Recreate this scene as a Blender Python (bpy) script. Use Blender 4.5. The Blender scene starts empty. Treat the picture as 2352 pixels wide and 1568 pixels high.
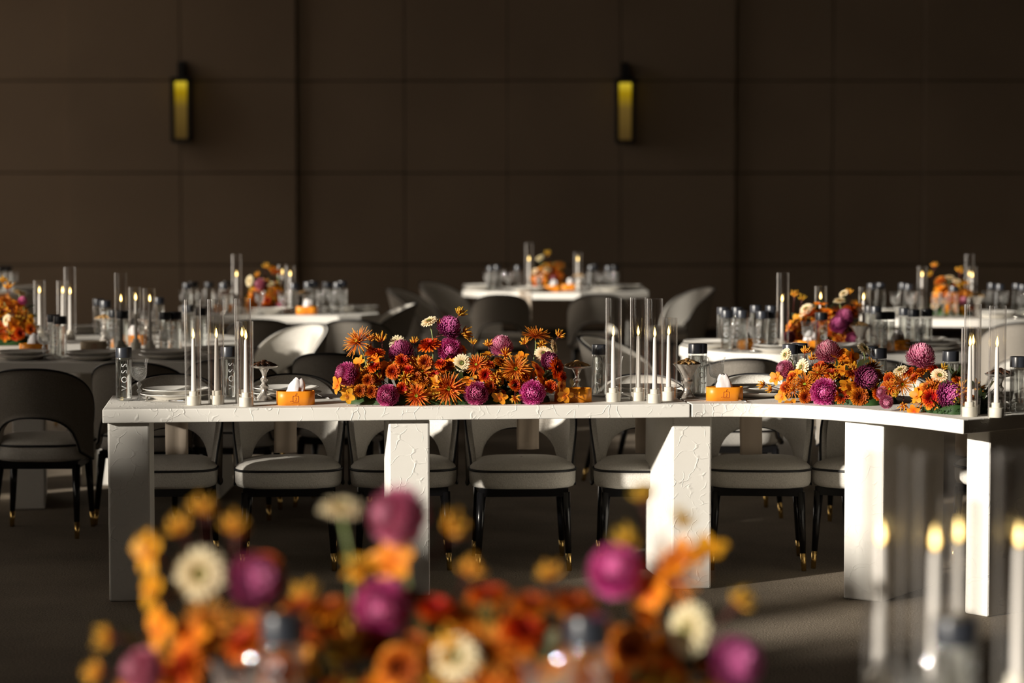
import bpy, bmesh, math, random
from mathutils import Vector, Matrix, Quaternion, noise

random.seed(7)
R = random.Random(11)
SC = bpy.context.scene
COL = SC.collection
rad = math.radians

# ------------------------------------------------------------------ camera
F, CAMH = 5553.0, 1.59                      # focal length in pixels of the 2352 px frame, lens height
TH = math.atan(335 / F)                     # downward pitch
cam_d = bpy.data.cameras.new('camera')
cam_d.lens, cam_d.sensor_width, cam_d.sensor_fit = 85.0, 36.0, 'HORIZONTAL'
cam_d.clip_start, cam_d.clip_end = 0.1, 200
cam_d.dof.use_dof = True
cam_d.dof.focus_distance = 9.6
cam_d.dof.aperture_fstop = 2.05
cam = bpy.data.objects.new('camera', cam_d)
cam.location = (0, 0, CAMH)
cam.rotation_euler = (math.pi / 2 - TH, 0, 0)
COL.objects.link(cam)
SC.camera = cam

# ------------------------------------------------------------------ sky, sun, exposure
SC.view_settings.view_transform = 'Standard'
SC.view_settings.look = 'None'
SC.view_settings.exposure = 0.0
SC.view_settings.gamma = 1.0
SC.view_settings.use_curve_mapping = False
w = bpy.data.worlds.new('sky')
SC.world = w
w.use_nodes = True
bg = w.node_tree.nodes['Background']
bg.inputs[0].default_value = (1.0, 0.88, 0.75, 1)
bg.inputs[1].default_value = 2.6
SUN_EL = rad(15)
SUN_AZ = Vector((0.8, 0.6))
sd = bpy.data.lights.new('sun', 'SUN')
sd.energy = 6.6
sd.color = (1.0, 0.93, 0.82)
sd.angle = rad(1.5)
sun = bpy.data.objects.new('sun', sd)
dvec = Vector((SUN_AZ.x * math.cos(SUN_EL), SUN_AZ.y * math.cos(SUN_EL), -math.sin(SUN_EL)))
sun.rotation_euler = dvec.to_track_quat('-Z', 'Y').to_euler()
sun.location = (-12, -6, 8)
COL.objects.link(sun)
cy = SC.cycles
cy.use_denoising = True
cy.max_bounces = 7
cy.diffuse_bounces = 3
cy.glossy_bounces = 4
cy.transmission_bounces = 6
cy.transparent_max_bounces = 40
cy.caustics_reflective = False
cy.caustics_refractive = False
cy.sample_clamp_indirect = 4.0

# ------------------------------------------------------------------ pixel -> place helpers
_c, _s = math.cos(TH), math.sin(TH)
def ray(px, py):
    r, u = (px - 1176) / F, (784 - py) / F
    return Vector((r, _c + u * _s, -_s + u * _c))
def pz(px, py, Z):
    d = ray(px, py)
    t = (Z - CAMH) / d.z
    return Vector((d.x * t, d.y * t, Z))
def pd(px, py, D):
    d = ray(px, py)
    t = D / d.y
    return Vector((d.x * t, D, CAMH + d.z * t))
def px_of(p):
    zc = p.y * _c + (CAMH - p.z) * _s
    return 1176 + F * p.x / zc
def at(px, D, Z):
    zc = D * _c + (CAMH - Z) * _s
    return Vector(((px - 1176) / F * zc, D, Z))
TZ = 0.76                                   # table height

# ------------------------------------------------------------------ materials
def mat(name):
    m = bpy.data.materials.new(name)
    m.use_nodes = True
    nt = m.node_tree
    return m, nt, nt.nodes['Principled BSDF']
def simple(name, col, rough=0.6, metal=0.0, spec=0.5):
    m, nt, b = mat(name)
    b.inputs['Base Color'].default_value = (*col, 1)
    b.inputs['Roughness'].default_value = rough
    b.inputs['Metallic'].default_value = metal
    b.inputs['Specular IOR Level'].default_value = spec
    return m
def tex_coord(nt, scale, kind='Object'):
    tc = nt.nodes.new('ShaderNodeTexCoord')
    mp = nt.nodes.new('ShaderNodeMapping')
    mp.inputs['Scale'].default_value = scale if hasattr(scale, '__len__') else (scale,) * 3
    nt.links.new(tc.outputs[kind], mp.inputs['Vector'])
    return mp.outputs['Vector']
def noise_tex(nt, vec, scale, detail=3, rough=0.5):
    n = nt.nodes.new('ShaderNodeTexNoise')
    n.inputs['Scale'].default_value = scale
    n.inputs['Detail'].default_value = detail
    n.inputs['Roughness'].default_value = rough
    nt.links.new(vec, n.inputs['Vector'])
    return n
def bump(nt, b, height, strength, dist):
    bp = nt.nodes.new('ShaderNodeBump')
    bp.inputs['Strength'].default_value = strength
    bp.inputs['Distance'].default_value = dist
    nt.links.new(height, bp.inputs['Height'])
    nt.links.new(bp.outputs['Normal'], b.inputs['Normal'])
    return bp
def ramp(nt, fac, stops):
    r = nt.nodes.new('ShaderNodeValToRGB')
    e = r.color_ramp.elements
    while len(e) < len(stops):
        e.new(0.5)
    for el, (p, c) in zip(e, stops):
        el.position = p
        el.color = (*c, 1)
    nt.links.new(fac, r.inputs['Fac'])
    return r.outputs['Color']
def math_node(nt, op, a, b=None, clamp=False):
    n = nt.nodes.new('ShaderNodeMath')
    n.operation = op
    n.use_clamp = clamp
    for i, v in enumerate((a, b)):
        if v is None:
            continue
        if isinstance(v, (int, float)):
            n.inputs[i].default_value = v
        else:
            nt.links.new(v, n.inputs[i])
    return n.outputs[0]

def make_plaster():
    m, nt, b = mat('trowelled_plaster')
    b.inputs['Roughness'].default_value = 0.7
    v = tex_coord(nt, 1.0)
    n1 = noise_tex(nt, v, 9, 2)
    mix = nt.nodes.new('ShaderNodeVectorMath')
    mix.operation = 'MULTIPLY_ADD'
    nt.links.new(n1.outputs['Color'], mix.inputs[0])
    mix.inputs[1].default_value = (0.16, 0.16, 0.16)
    nt.links.new(v, mix.inputs[2])
    vo = nt.nodes.new('ShaderNodeTexVoronoi')
    vo.feature = 'DISTANCE_TO_EDGE'
    vo.inputs['Scale'].default_value = 13
    nt.links.new(mix.outputs[0], vo.inputs['Vector'])
    ridge = math_node(nt, 'SUBTRACT', 1.0, math_node(nt, 'MULTIPLY', vo.outputs['Distance'], 22, True), True)
    n2 = noise_tex(nt, v, 17, 2)
    mask = math_node(nt, 'MULTIPLY', math_node(nt, 'SUBTRACT', n2.outputs['Fac'], 0.44), 6, True)
    ridge = math_node(nt, 'MULTIPLY', ridge, mask)
    n3 = noise_tex(nt, v, 240, 3)
    h = math_node(nt, 'ADD', ridge, math_node(nt, 'MULTIPLY', n3.outputs['Fac'], 0.10))
    bump(nt, b, h, 0.38, 0.004)
    n4 = noise_tex(nt, v, 4, 4)
    nt.links.new(ramp(nt, n4.outputs['Fac'], [(0.3, (0.78, 0.75, 0.69)), (0.7, (0.84, 0.81, 0.75))]), b.inputs['Base Color'])
    return m
def make_boucle(name='boucle_fabric', c0=(0.56, 0.53, 0.48), c1=(0.74, 0.71, 0.65)):
    m, nt, b = mat(name)
    b.inputs['Roughness'].default_value = 0.95
    b.inputs['Specular IOR Level'].default_value = 0.15
    v = tex_coord(nt, 1.0)
    n = noise_tex(nt, v, 190, 3, 0.6)
    bump(nt, b, n.outputs['Fac'], 0.6, 0.004)
    nt.links.new(ramp(nt, n.outputs['Fac'], [(0.3, c0), (0.7, c1)]), b.inputs['Base Color'])
    return m
def make_carpet():
    m, nt, b = mat('carpet_pile')
    b.inputs['Roughness'].default_value = 1.0
    b.inputs['Specular IOR Level'].default_value = 0.05
    v = tex_coord(nt, 1.0)
    n = noise_tex(nt, v, 120, 4, 0.7)
    n2 = noise_tex(nt, v, 2.2, 3)
    bump(nt, b, n.outputs['Fac'], 0.9, 0.012)
    f = math_node(nt, 'ADD', math_node(nt, 'MULTIPLY', n.outputs['Fac'], 0.8), math_node(nt, 'MULTIPLY', n2.outputs['Fac'], 0.25))
    nt.links.new(ramp(nt, f, [(0.3, (0.10, 0.080, 0.060)), (0.75, (0.40, 0.335, 0.26))]), b.inputs['Base Color'])
    return m
def make_wall(name, c0, c1):
    m, nt, b = mat(name)
    b.inputs['Roughness'].default_value = 0.9
    b.inputs['Specular IOR Level'].default_value = 0.2
    v = tex_coord(nt, (1, 1, 1))
    n = noise_tex(nt, v, 60, 4, 0.7)
    n2 = noise_tex(nt, v, 0.7, 2)
    f = math_node(nt, 'ADD', math_node(nt, 'MULTIPLY', n.outputs['Fac'], 0.4), math_node(nt, 'MULTIPLY', n2.outputs['Fac'], 0.6))
    nt.links.new(ramp(nt, f, [(0.3, c0), (0.7, c1)]), b.inputs['Base Color'])
    bump(nt, b, n.outputs['Fac'], 0.3, 0.003)
    return m
def make_glass(name, tint, base, edge, haze=0.0, bumpy=0.0, power=3.0, edge_light=0.0):
    """thin clear glass: mostly see-through, mirror-like towards grazing angles"""
    m = bpy.data.materials.new(name)
    m.use_nodes = True
    nt = m.node_tree
    nt.nodes.clear()
    out = nt.nodes.new('ShaderNodeOutputMaterial')
    tr = nt.nodes.new('ShaderNodeBsdfTransparent')
    tr.inputs[0].default_value = (*tint, 1)
    gl = nt.nodes.new('ShaderNodeBsdfGlossy')
    gl.inputs['Roughness'].default_value = 0.03
    lw = nt.nodes.new('ShaderNodeLayerWeight')
    lw.inputs['Blend'].default_value = 0.5
    f = math_node(nt, 'ADD', math_node(nt, 'MULTIPLY', math_node(nt, 'POWER', lw.outputs['Facing'], power), edge), base, True)
    mx = nt.nodes.new('ShaderNodeMixShader')
    nt.links.new(f, mx.inputs[0])
    nt.links.new(tr.outputs[0], mx.inputs[1])
    nt.links.new(gl.outputs[0], mx.inputs[2])
    res = mx.outputs[0]
    if bumpy:
        v = tex_coord(nt, 1.0)
        vo = nt.nodes.new('ShaderNodeTexVoronoi')
        vo.inputs['Scale'].default_value = 260
        nt.links.new(v, vo.inputs['Vector'])
        bp = nt.nodes.new('ShaderNodeBump')
        bp.inputs['Strength'].default_value = bumpy
        bp.inputs['Distance'].default_value = 0.003
        nt.links.new(vo.outputs['Distance'], bp.inputs['Height'])
        nt.links.new(bp.outputs[0], gl.inputs['Normal'])
        nt.links.new(bp.outputs[0], lw.inputs['Normal'])
    if haze:
        tl = nt.nodes.new('ShaderNodeBsdfTranslucent')
        tl.inputs[0].default_value = (0.9, 0.9, 0.88, 1)
        df = nt.nodes.new('ShaderNodeBsdfDiffuse')
        df.inputs[0].default_value = (0.9, 0.9, 0.88, 1)
        m1 = nt.nodes.new('ShaderNodeMixShader')
        nt.links.new(tl.outputs[0], m1.inputs[1])
        nt.links.new(df.outputs[0], m1.inputs[2])
        m2 = nt.nodes.new('ShaderNodeMixShader')
        m2.inputs[0].default_value = haze
        nt.links.new(res, m2.inputs[1])
        nt.links.new(m1.outputs[0], m2.inputs[2])
        res = m2.outputs[0]
    if edge_light:                                   # pale diffuse painted into edge-on glass, standing in for its bright rims
        tl = nt.nodes.new('ShaderNodeBsdfTranslucent')
        df = nt.nodes.new('ShaderNodeBsdfDiffuse')
        for q in (tl, df):
            q.inputs[0].default_value = (0.86, 0.83, 0.80, 1)
        m1 = nt.nodes.new('ShaderNodeMixShader')
        nt.links.new(tl.outputs[0], m1.inputs[1])
        nt.links.new(df.outputs[0], m1.inputs[2])
        m2 = nt.nodes.new('ShaderNodeMixShader')
        nt.links.new(math_node(nt, 'ADD', math_node(nt, 'MULTIPLY', math_node(nt, 'POWER', lw.outputs['Facing'], 3.0), edge_light), 0.0012, True), m2.inputs[0])
        nt.links.new(res, m2.inputs[1])
        nt.links.new(m1.outputs[0], m2.inputs[2])
        res = m2.outputs[0]
    nt.links.new(res, out.inputs['Surface'])
    return m
def make_petal(name, stops, rough=0.55, vary=0.06, transl=0.25):
    m, nt, b = mat(name)
    b.inputs['Roughness'].default_value = rough
    b.inputs['Specular IOR Level'].default_value = 0.3
    at_ = nt.nodes.new('ShaderNodeAttribute')
    at_.attribute_name = 'tint'
    col = ramp(nt, at_.outputs['Fac'], stops)
    oi = nt.nodes.new('ShaderNodeObjectInfo')
    hs = nt.nodes.new('ShaderNodeHueSaturation')
    nt.links.new(col, hs.inputs['Color'])
    nt.links.new(math_node(nt, 'ADD', math_node(nt, 'MULTIPLY', oi.outputs['Random'], vary * 0.5), 0.5 - vary * 0.25), hs.inputs['Hue'])
    nt.links.new(math_node(nt, 'ADD', math_node(nt, 'MULTIPLY', oi.outputs['Random'], -0.35), 1.12), hs.inputs['Value'])
    nt.links.new(hs.outputs[0], b.inputs['Base Color'])
    tl = nt.nodes.new('ShaderNodeBsdfTranslucent')
    nt.links.new(hs.outputs[0], tl.inputs[0])
    mx = nt.nodes.new('ShaderNodeMixShader')
    mx.inputs[0].default_value = transl
    nt.links.new(b.outputs[0], mx.inputs[1])
    nt.links.new(tl.outputs[0], mx.inputs[2])
    nt.links.new(mx.outputs[0], nt.nodes['Material Output'].inputs['Surface'])
    return m
def make_silver():
    m, nt, b = mat('aged_silver')
    b.inputs['Metallic'].default_value = 0.8
    b.inputs['Base Color'].default_value = (0.88, 0.83, 0.77, 1)
    b.inputs['Roughness'].default_value = 0.27
    n = noise_tex(nt, tex_coord(nt, 1.0), 70, 3)
    bump(nt, b, n.outputs['Fac'], 0.5, 0.006)
    return m
def emit(name, col, s):
    m = bpy.data.materials.new(name)
    m.use_nodes = True
    nt = m.node_tree
    nt.nodes.clear()
    o = nt.nodes.new('ShaderNodeOutputMaterial')
    e = nt.nodes.new('ShaderNodeEmission')
    e.inputs[0].default_value = (*col, 1)
    e.inputs[1].default_value = s
    nt.links.new(e.outputs[0], o.inputs[0])
    m.cycles.emission_sampling = 'NONE'
    return m
def make_diffuser():
    m = bpy.data.materials.new('lantern_glow')
    m.use_nodes = True
    nt = m.node_tree
    nt.nodes.clear()
    o = nt.nodes.new('ShaderNodeOutputMaterial')
    e = nt.nodes.new('ShaderNodeEmission')
    tc = nt.nodes.new('ShaderNodeTexCoord')
    sp = nt.nodes.new('ShaderNodeSeparateXYZ')
    nt.links.new(tc.outputs['Generated'], sp.inputs[0])
    nt.links.new(ramp(nt, sp.outputs['Z'], [(0.0, (0.060, 0.035, 0.009)), (0.55, (0.115, 0.07, 0.014)), (0.82, (0.30, 0.19, 0.003)), (1.0, (0.62, 0.46, 0.03))]), e.inputs[0])
    nt.links.new(e.outputs[0], o.inputs[0])
    m.cycles.emission_sampling = 'NONE'
    return m

def make_flame():
    m = emit('candle_flame', (1, .7, .2), 1)
    nt = m.node_tree
    e = nt.nodes['Emission']
    lw = nt.nodes.new('ShaderNodeLayerWeight')
    lw.inputs['Blend'].default_value = 0.5
    core = math_node(nt, 'POWER', math_node(nt, 'SUBTRACT', 1.0, lw.outputs['Facing'], True), 1.5)
    nt.links.new(ramp(nt, core, [(0.0, (1.0, 0.36, 0.03)), (0.6, (1.0, 0.66, 0.16)), (1.0, (1.0, 0.80, 0.38))]), e.inputs[0])
    nt.links.new(math_node(nt, 'ADD', math_node(nt, 'MULTIPLY', core, 6.0), 2.0), e.inputs[1])
    return m
PLASTER = make_plaster()
BOUCLE = make_boucle()
BOUCLE_OUT = make_boucle('taupe_outer_fabric', (0.23, 0.205, 0.175), (0.33, 0.30, 0.26))  # darker copy of the boucle for the backrest's outer face
CARPET = make_carpet()
WALLP = make_wall('wall_fabric', (0.235, 0.182, 0.132), (0.31, 0.24, 0.176))
WALLD = make_wall('wall_backing', (0.03, 0.024, 0.018), (0.045, 0.035, 0.026))
PLAIN = simple('room_paint', (0.14, 0.112, 0.085), 0.9)
PIPING = simple('black_piping', (0.008, 0.008, 0.01), 0.5)
LEGBLK = simple('black_lacquer', (0.006, 0.006, 0.007), 0.25)
BRASS = simple('brass', (0.78, 0.52, 0.18), 0.25, 1.0)
PORCELAIN = simple('white_porcelain', (0.86, 0.83, 0.77), 0.18)
SILVER = make_silver()
STEEL = simple('cutlery_steel', (0.75, 0.72, 0.68), 0.18, 1.0)
TUBE = make_glass('clear_tube_glass', (0.985, 0.98, 0.975), 0.045, 0.70, power=2.6, edge_light=0.30)
BOTTLE = make_glass('bottle_glass', (0.975, 0.985, 0.98), 0.09, 0.75, power=2.2, edge_light=0.14)
CRYSTAL = make_glass('cut_crystal', (0.97, 0.975, 0.97), 0.24, 0.65, haze=0.07, bumpy=1.0, power=1.5, edge_light=0.15)
CRYSTAL_PLAIN = make_glass('crystal_rim', (0.98, 0.98, 0.98), 0.05, 0.75, haze=0.02, power=2.0, edge_light=0.2)
CAP = simple('charcoal_cap', (0.028, 0.031, 0.040), 0.32)
LETTER = simple('pale_lettering', (0.82, 0.83, 0.84), 0.4)
WAX = simple('ivory_wax', (0.85, 0.82, 0.78), 0.45)
HOLDER = simple('cream_stone', (0.80, 0.76, 0.66), 0.5)
FLAME = make_flame()
ORANGE = simple('orange_leather', (0.80, 0.27, 0.012), 0.42)
ORANGE_IN = simple('red_lining', (0.30, 0.05, 0.02), 0.7)
BEIGE = simple('beige_leather', (0.42, 0.33, 0.22), 0.5)
EMBLEM = simple('maroon_emblem', (0.33, 0.03, 0.006), 0.5)
TISSUE = simple('white_tissue', (0.84, 0.80, 0.79), 0.9, spec=0.1)
NAPKIN = simple('taupe_napkin', (0.52, 0.43, 0.34), 0.75)
BISCUIT = simple('golden_biscuit', (0.46, 0.27, 0.10), 0.6)
DATE = simple('dark_chocolate', (0.055, 0.022, 0.010), 0.35)
LANTERN = simple('black_iron', (0.004, 0.004, 0.004), 0.5)
GLOW = make_diffuser()
WATER = None

PET = {
 'pompon':  make_petal('magenta_petals', [(0.0, (0.26, 0.008, 0.10)), (0.5, (0.66, 0.05, 0.29)), (0.8, (0.84, 0.21, 0.46)), (1.0, (0.94, 0.52, 0.66))], transl=0.35),
 'pomponp': make_petal('dusty_pink_petals', [(0.0, (0.24, 0.014, 0.06)), (0.5, (0.60, 0.13, 0.25)), (0.8, (0.74, 0.28, 0.40)), (1.0, (0.88, 0.55, 0.60))]),
 'pompond': make_petal('plum_petals', [(0.0, (0.09, 0.004, 0.035)), (0.5, (0.34, 0.02, 0.14)), (1.0, (0.68, 0.20, 0.40))]),
 'gerbera': make_petal('cream_petals', [(0.0, (0.60, 0.28, 0.06)), (0.40, (0.78, 0.52, 0.22)), (0.62, (0.88, 0.72, 0.44)), (1.0, (0.92, 0.80, 0.56))]),
 'spider':  make_petal('bronze_petals', [(0.0, (0.42, 0.035, 0.004)), (0.5, (0.66, 0.13, 0.006)), (1.0, (0.85, 0.40, 0.045))]),
 'button':  make_petal('rust_petals', [(0.0, (0.16, 0.006, 0.003)), (0.4, (0.44, 0.035, 0.003)), (0.75, (0.72, 0.15, 0.005)), (1.0, (0.85, 0.33, 0.02))]),
 'orchid':  make_petal('orange_orchid_petals', [(0.0, (0.50, 0.06, 0.005)), (0.4, (0.80, 0.23, 0.008)), (1.0, (0.86, 0.36, 0.02))]),
 'kanga':   make_petal('yellow_bud_petals', [(0.0, (0.20, 0.015, 0.006)), (0.4, (0.66, 0.20, 0.008)), (1.0, (0.80, 0.50, 0.05))]),
}
CENTER = make_petal('flower_eye', [(0.0, (0.16, 0.16, 0.02)), (0.35, (0.035, 0.02, 0.008)), (0.6, (0.22, 0.11, 0.02)), (1.0, (0.70, 0.46, 0.13))], transl=0.0)
CENTERG = make_petal('green_eye', [(0.0, (0.22, 0.36, 0.02)), (1.0, (0.62, 0.55, 0.04))], transl=0.0)
STEMG = simple('green_stem', (0.20, 0.26, 0.08), 0.5)
STEMR = simple('red_stem', (0.10, 0.016, 0.012), 0.5)
LEAF = make_petal('dark_leaves', [(0.0, (0.012, 0.020, 0.006)), (0.6, (0.03, 0.045, 0.012)), (1.0, (0.08, 0.06, 0.012))], transl=0.15)
MOSS = make_petal('moss', [(0.0, (0.006, 0.018, 0.006)), (1.0, (0.035, 0.09, 0.018))], transl=0.0)

# ------------------------------------------------------------------ mesh building
class MB:
    def __init__(self):
        self.v, self.f, self.t, self.mi, self.sm = [], [], [], [], []
    def add(self, vs, fs, ts=None, mi=0, smooth=True):
        o = len(self.v)
        self.v += [tuple(p) for p in vs]
        self.t += list(ts) if ts is not None else [0.5] * len(vs)
        for f in fs:
            self.f.append(tuple(i + o for i in f))
            self.mi.append(mi)
            self.sm.append(smooth)
        return self
    def box(self, x0, x1, y0, y1, z0, z1, mi=0):
        vs = [(x, y, z) for z in (z0, z1) for y in (y0, y1) for x in (x0, x1)]
        return self.add(vs, [(0, 2, 3, 1), (4, 5, 7, 6), (0, 1, 5, 4), (2, 6, 7, 3), (0, 4, 6, 2), (1, 3, 7, 5)], mi=mi, smooth=False)
    def lathe(self, prof, n=32, mi=0, smooth=True, cap0=True, cap1=True, ang=0.0):
        vs, fs = [], []
        pr, brk = [prof[0]], []
        for i in range(1, len(prof)):            # crisp corners: repeat the ring where the outline turns sharply
            pr.append(prof[i])
            if smooth and i < len(prof) - 1:
                a0 = math.atan2(prof[i][1] - prof[i - 1][1], prof[i][0] - prof[i - 1][0])
                a1 = math.atan2(prof[i + 1][1] - prof[i][1], prof[i + 1][0] - prof[i][0])
                d = abs((a1 - a0 + math.pi) % (2 * math.pi) - math.pi)
                if d > 0.62:
                    brk.append(len(pr) - 1)
                    pr.append(prof[i])
        prof = pr
        for r, z in prof:
            for k in range(n):
                a = 2 * math.pi * k / n + ang
                vs.append((r * math.cos(a), r * math.sin(a), z))
        for i in range(len(prof) - 1):
            if i in brk:
                continue
            for k in range(n):
                a, b = i * n + k, i * n + (k + 1) % n
                fs.append((a, b, b + n, a + n))
        self.add(vs, fs, mi=mi, smooth=smooth)
        o = len(self.v) - len(vs)
        if cap0 and prof[0][0] > 1e-4:
            self.f.append(tuple(o + k for k in reversed(range(n)))); self.mi.append(mi); self.sm.append(False)
        if cap1 and prof[-1][0] > 1e-4:
            q = o + (len(prof) - 1) * n
            self.f.append(tuple(q + k for k in range(n))); self.mi.append(mi); self.sm.append(False)
        return self
    def tube(self, pts, r, n=6, closed=False, mi=0, caps=True, ts=None):
        pts = [Vector(p) for p in pts]
        N = len(pts)
        rs = r if hasattr(r, '__len__') else [r] * N
        vs, fs, tt = [], [], []
        prev = None
        for i, p in enumerate(pts):
            if closed:
                d = pts[(i + 1) % N] - pts[i - 1]
            else:
                d = pts[min(i + 1, N - 1)] - pts[max(i - 1, 0)]
            d = d.normalized() if d.length > 1e-9 else Vector((0, 0, 1))
            if prev is None:
                up = Vector((0, 0, 1)) if abs(d.z) < 0.9 else Vector((1, 0, 0))
                a = d.cross(up).normalized()
            else:
                a = (prev - d * prev.dot(d))
                a = a.normalized() if a.length > 1e-6 else d.orthogonal().normalized()
            prev = a
            b = d.cross(a)
            for k in range(n):
                t = 2 * math.pi * k / n
                vs.append(p + (a * math.cos(t) + b * math.sin(t)) * rs[i])
                tt.append(ts[i] if ts else 0.5)
        M = N if closed else N - 1
        for i in range(M):
            j = (i + 1) % N
            for k in range(n):
                k2 = (k + 1) % n
                fs.append((i * n + k, i * n + k2, j * n + k2, j * n + k))
        if caps and not closed:
            fs.append(tuple(reversed(range(n))))
            fs.append(tuple((N - 1) * n + k for k in range(n)))
        return self.add(vs, fs, tt, mi)
    def prism(self, poly, z0, z1, mi=0):
        n = len(poly)
        vs = [(p[0], p[1], z0) for p in poly] + [(p[0], p[1], z1) for p in poly]
        fs = [tuple(reversed(range(n))), tuple(range(n, 2 * n))]
        fs += [(i, (i + 1) % n, (i + 1) % n + n, i + n) for i in range(n)]
        return self.add(vs, fs, mi=mi, smooth=False)
    def petal(self, o, d, nrm, L, W, bend, segs, prof, t0, t1, cup=0.0):
        o, d, nrm = Vector(o), Vector(d).normalized(), Vector(nrm).normalized()
        s = d.cross(nrm).normalized()
        vs, fs, ts = [], [], []
        p = o.copy()
        cols = 3 if cup else 2
        for i in range(segs + 1):
            t = i / segs
            a = bend * t
            dt = d * math.cos(a) + nrm * math.sin(a)
            nt = nrm * math.cos(a) - d * math.sin(a)
            if i:
                p = p + dt * (L / segs)
            wd = W * 0.5 * prof(t)
            tint = t0 + (t1 - t0) * t
            if cup:
                vs += [p - s * wd + nt * cup * wd, p.copy(), p + s * wd + nt * cup * wd]
            else:
                vs += [p - s * wd, p + s * wd]
            ts += [tint] * cols
        for i in range(segs):
            for k in range(cols - 1):
                a = i * cols + k
                fs.append((a, a + 1, a + 1 + cols, a + cols))
        return self.add(vs, fs, ts)
    def mesh(self, name, mats, bevel=0.0, segs=2):
        me = bpy.data.meshes.new(name)
        me.from_pydata(self.v, [], self.f)
        for m in (mats if isinstance(mats, (list, tuple)) else [mats]):
            me.materials.append(m)
        me.polygons.foreach_set('material_index', self.mi)
        me.polygons.foreach_set('use_smooth', self.sm)
        a = me.attributes.new('tint', 'FLOAT', 'POINT')
        a.data.foreach_set('value', self.t)
        me.update()
        if bevel:
            bm = bmesh.new()
            bm.from_mesh(me)
            es = [e for e in bm.edges if len(e.link_faces) == 2 and e.calc_face_angle(0) > 0.5]
            bmesh.ops.bevel(bm, geom=es, offset=bevel, segments=segs, affect='EDGES', profile=0.5)
            bm.to_mesh(me)
            bm.free()
        return me

def ob(name, me, parent=None, loc=(0, 0, 0), rot=(0, 0, 0), scale=None):
    o = bpy.data.objects.new(name, me)
    COL.objects.link(o)
    o.location = loc
    o.rotation_euler = rot
    if scale:
        o.scale = (scale,) * 3
    if parent:
        o.parent = parent
    return o

THINGS = []
def thing(name, cat, desc, zone=None, loc=(0, 0, 0), rotz=0.0, group=None, label=None, mesh=None):
    o = bpy.data.objects.new(name, mesh)
    COL.objects.link(o)
    o.location = loc
    o.rotation_euler = (0, 0, rotz)
    o['category'] = cat
    if label:
        o['label'] = label
    if group:
        o['group'] = group
    THINGS.append((o, name, desc, zone, label))
    return o
def struct(name, me, parent=None, loc=(0, 0, 0), rot=(0, 0, 0)):
    o = ob(name, me, parent, loc, rot)
    if parent is None:
        o['kind'] = 'structure'
    return o
_cache = {}
def cached(key, fn):
    if key not in _cache:
        _cache[key] = fn()
    return _cache[key]

ZONE = {
 'M': 'on the straight middle table', 'K': 'on the curved right table', 'A': 'on the shaded left table',
 'B': 'on the far left-centre table', 'C': 'on the farthest centre table', 'D': 'on the table behind the curved one',
 'E': 'on the far right table', 'G': 'on the far left corner table', 'N': 'on the near blurred table',
}
ORD = ['', 'first', 'second', 'third', 'fourth', 'fifth', 'sixth', 'seventh', 'eighth', 'ninth', 'tenth', 'eleventh', 'twelfth',
       'thirteenth', 'fourteenth', 'fifteenth', 'sixteenth', 'seventeenth', 'eighteenth', 'nineteenth', 'twentieth']
def label_things():
    groups = {}
    for o, name, desc, zone, label in THINGS:
        if label is None:
            groups.setdefault((name, desc, zone), []).append(o)
    for (name, desc, zone), os_ in groups.items():
        ph = ZONE.get(zone, zone or '')
        os_.sort(key=lambda o: px_of(Vector(o.location)))
        for i, o in enumerate(os_):
            if len(os_) == 1:
                o['label'] = f'{desc} {ph}'
            elif len(os_) == 2:
                o['label'] = f'{desc}, {"left" if i == 0 else "right"} one {ph}'
            else:
                o['label'] = f'{desc}, {ORD[i + 1]} from left {ph}'
            if 'group' not in o and len(os_) > 1:
                o['group'] = f'{name.replace("_", " ")}s {ph}'

# ------------------------------------------------------------------ room shell
XL, XR, YB, YF, ZC = -7.5, 9.0, 27.0, -7.0, 6.5
struct('floor', MB().box(XL - .2, XR + .2, YF - .2, YB + .3, -0.1, 0.0).mesh('floor', CARPET))
struct('ceiling', MB().box(XL - .2, XR + .2, YF - .2, YB + .3, ZC, ZC + .2).mesh('ceiling', PLAIN))
struct('wall_right', MB().box(XR, XR + .2, YF, YB, 0, ZC).mesh('wall_right', PLAIN))
struct('wall_front', MB().box(XL, XR, YF - .2, YF, 0, ZC).mesh('wall_front', PLAIN))
# left wall: openings shaped and placed to steer the low sun (all outside the picture)
OPEN = [(-3.3, -1.3, 2.85, 4.7), (1.75, 2.15, 2.95, 4.6), (2.15, 2.65, 2.70, 4.6), (2.65, 3.0, 3.15, 3.9), (3.0, 3.9, 2.84, 4.4), (3.9, 4.6, 2.66, 4.2),
        (4.6, 4.93, 2.76, 4.1), (4.93, 5.45, 2.56, 4.1), (5.85, 7.6, 3.42, 4.7), (8.0, 8.95, 3.75, 5.0), (8.95, 10.58, 1.6, 5.0), (11.75, 13.15, 2.68, 4.4),
        (14.3, 16.3, 3.12, 4.7), (17.4, 26.6, 0.5, 6.3)]  # last opening added to brighten the back wall with sky light
lw = MB()
y = YF
for (y0, y1, z0, z1) in OPEN:
    if y0 > y:
        lw.box(XL - .06, XL, y, y0, 0, ZC)
    lw.box(XL - .06, XL, y0, y1, 0, z0)
    lw.box(XL - .06, XL, y0, y1, z1, ZC)
    y = y1
lw.box(XL - .06, XL, y, YB, 0, ZC)
struct('wall_left', lw.mesh('wall_left', PLAIN))
# unseen wall added outside to keep the sun off the last opening
struct('wall_wing', MB().box(-27, XL - .06, 16.6, 16.9, 0, 16).mesh('wall_wing', PLAIN))
struct('porch_roof', MB().box(XL - 2.4, XL - .06, YF, 16.6, 5.7, 5.85).mesh('porch_roof', PLAIN))  # unseen roof added to cut the sky light entering the openings
struct('ground', MB().box(-70, XL - .06, -40, 60, -0.3, -0.1).mesh('ground', PLAIN))  # added out of view to stop sky light from below the horizon
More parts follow.
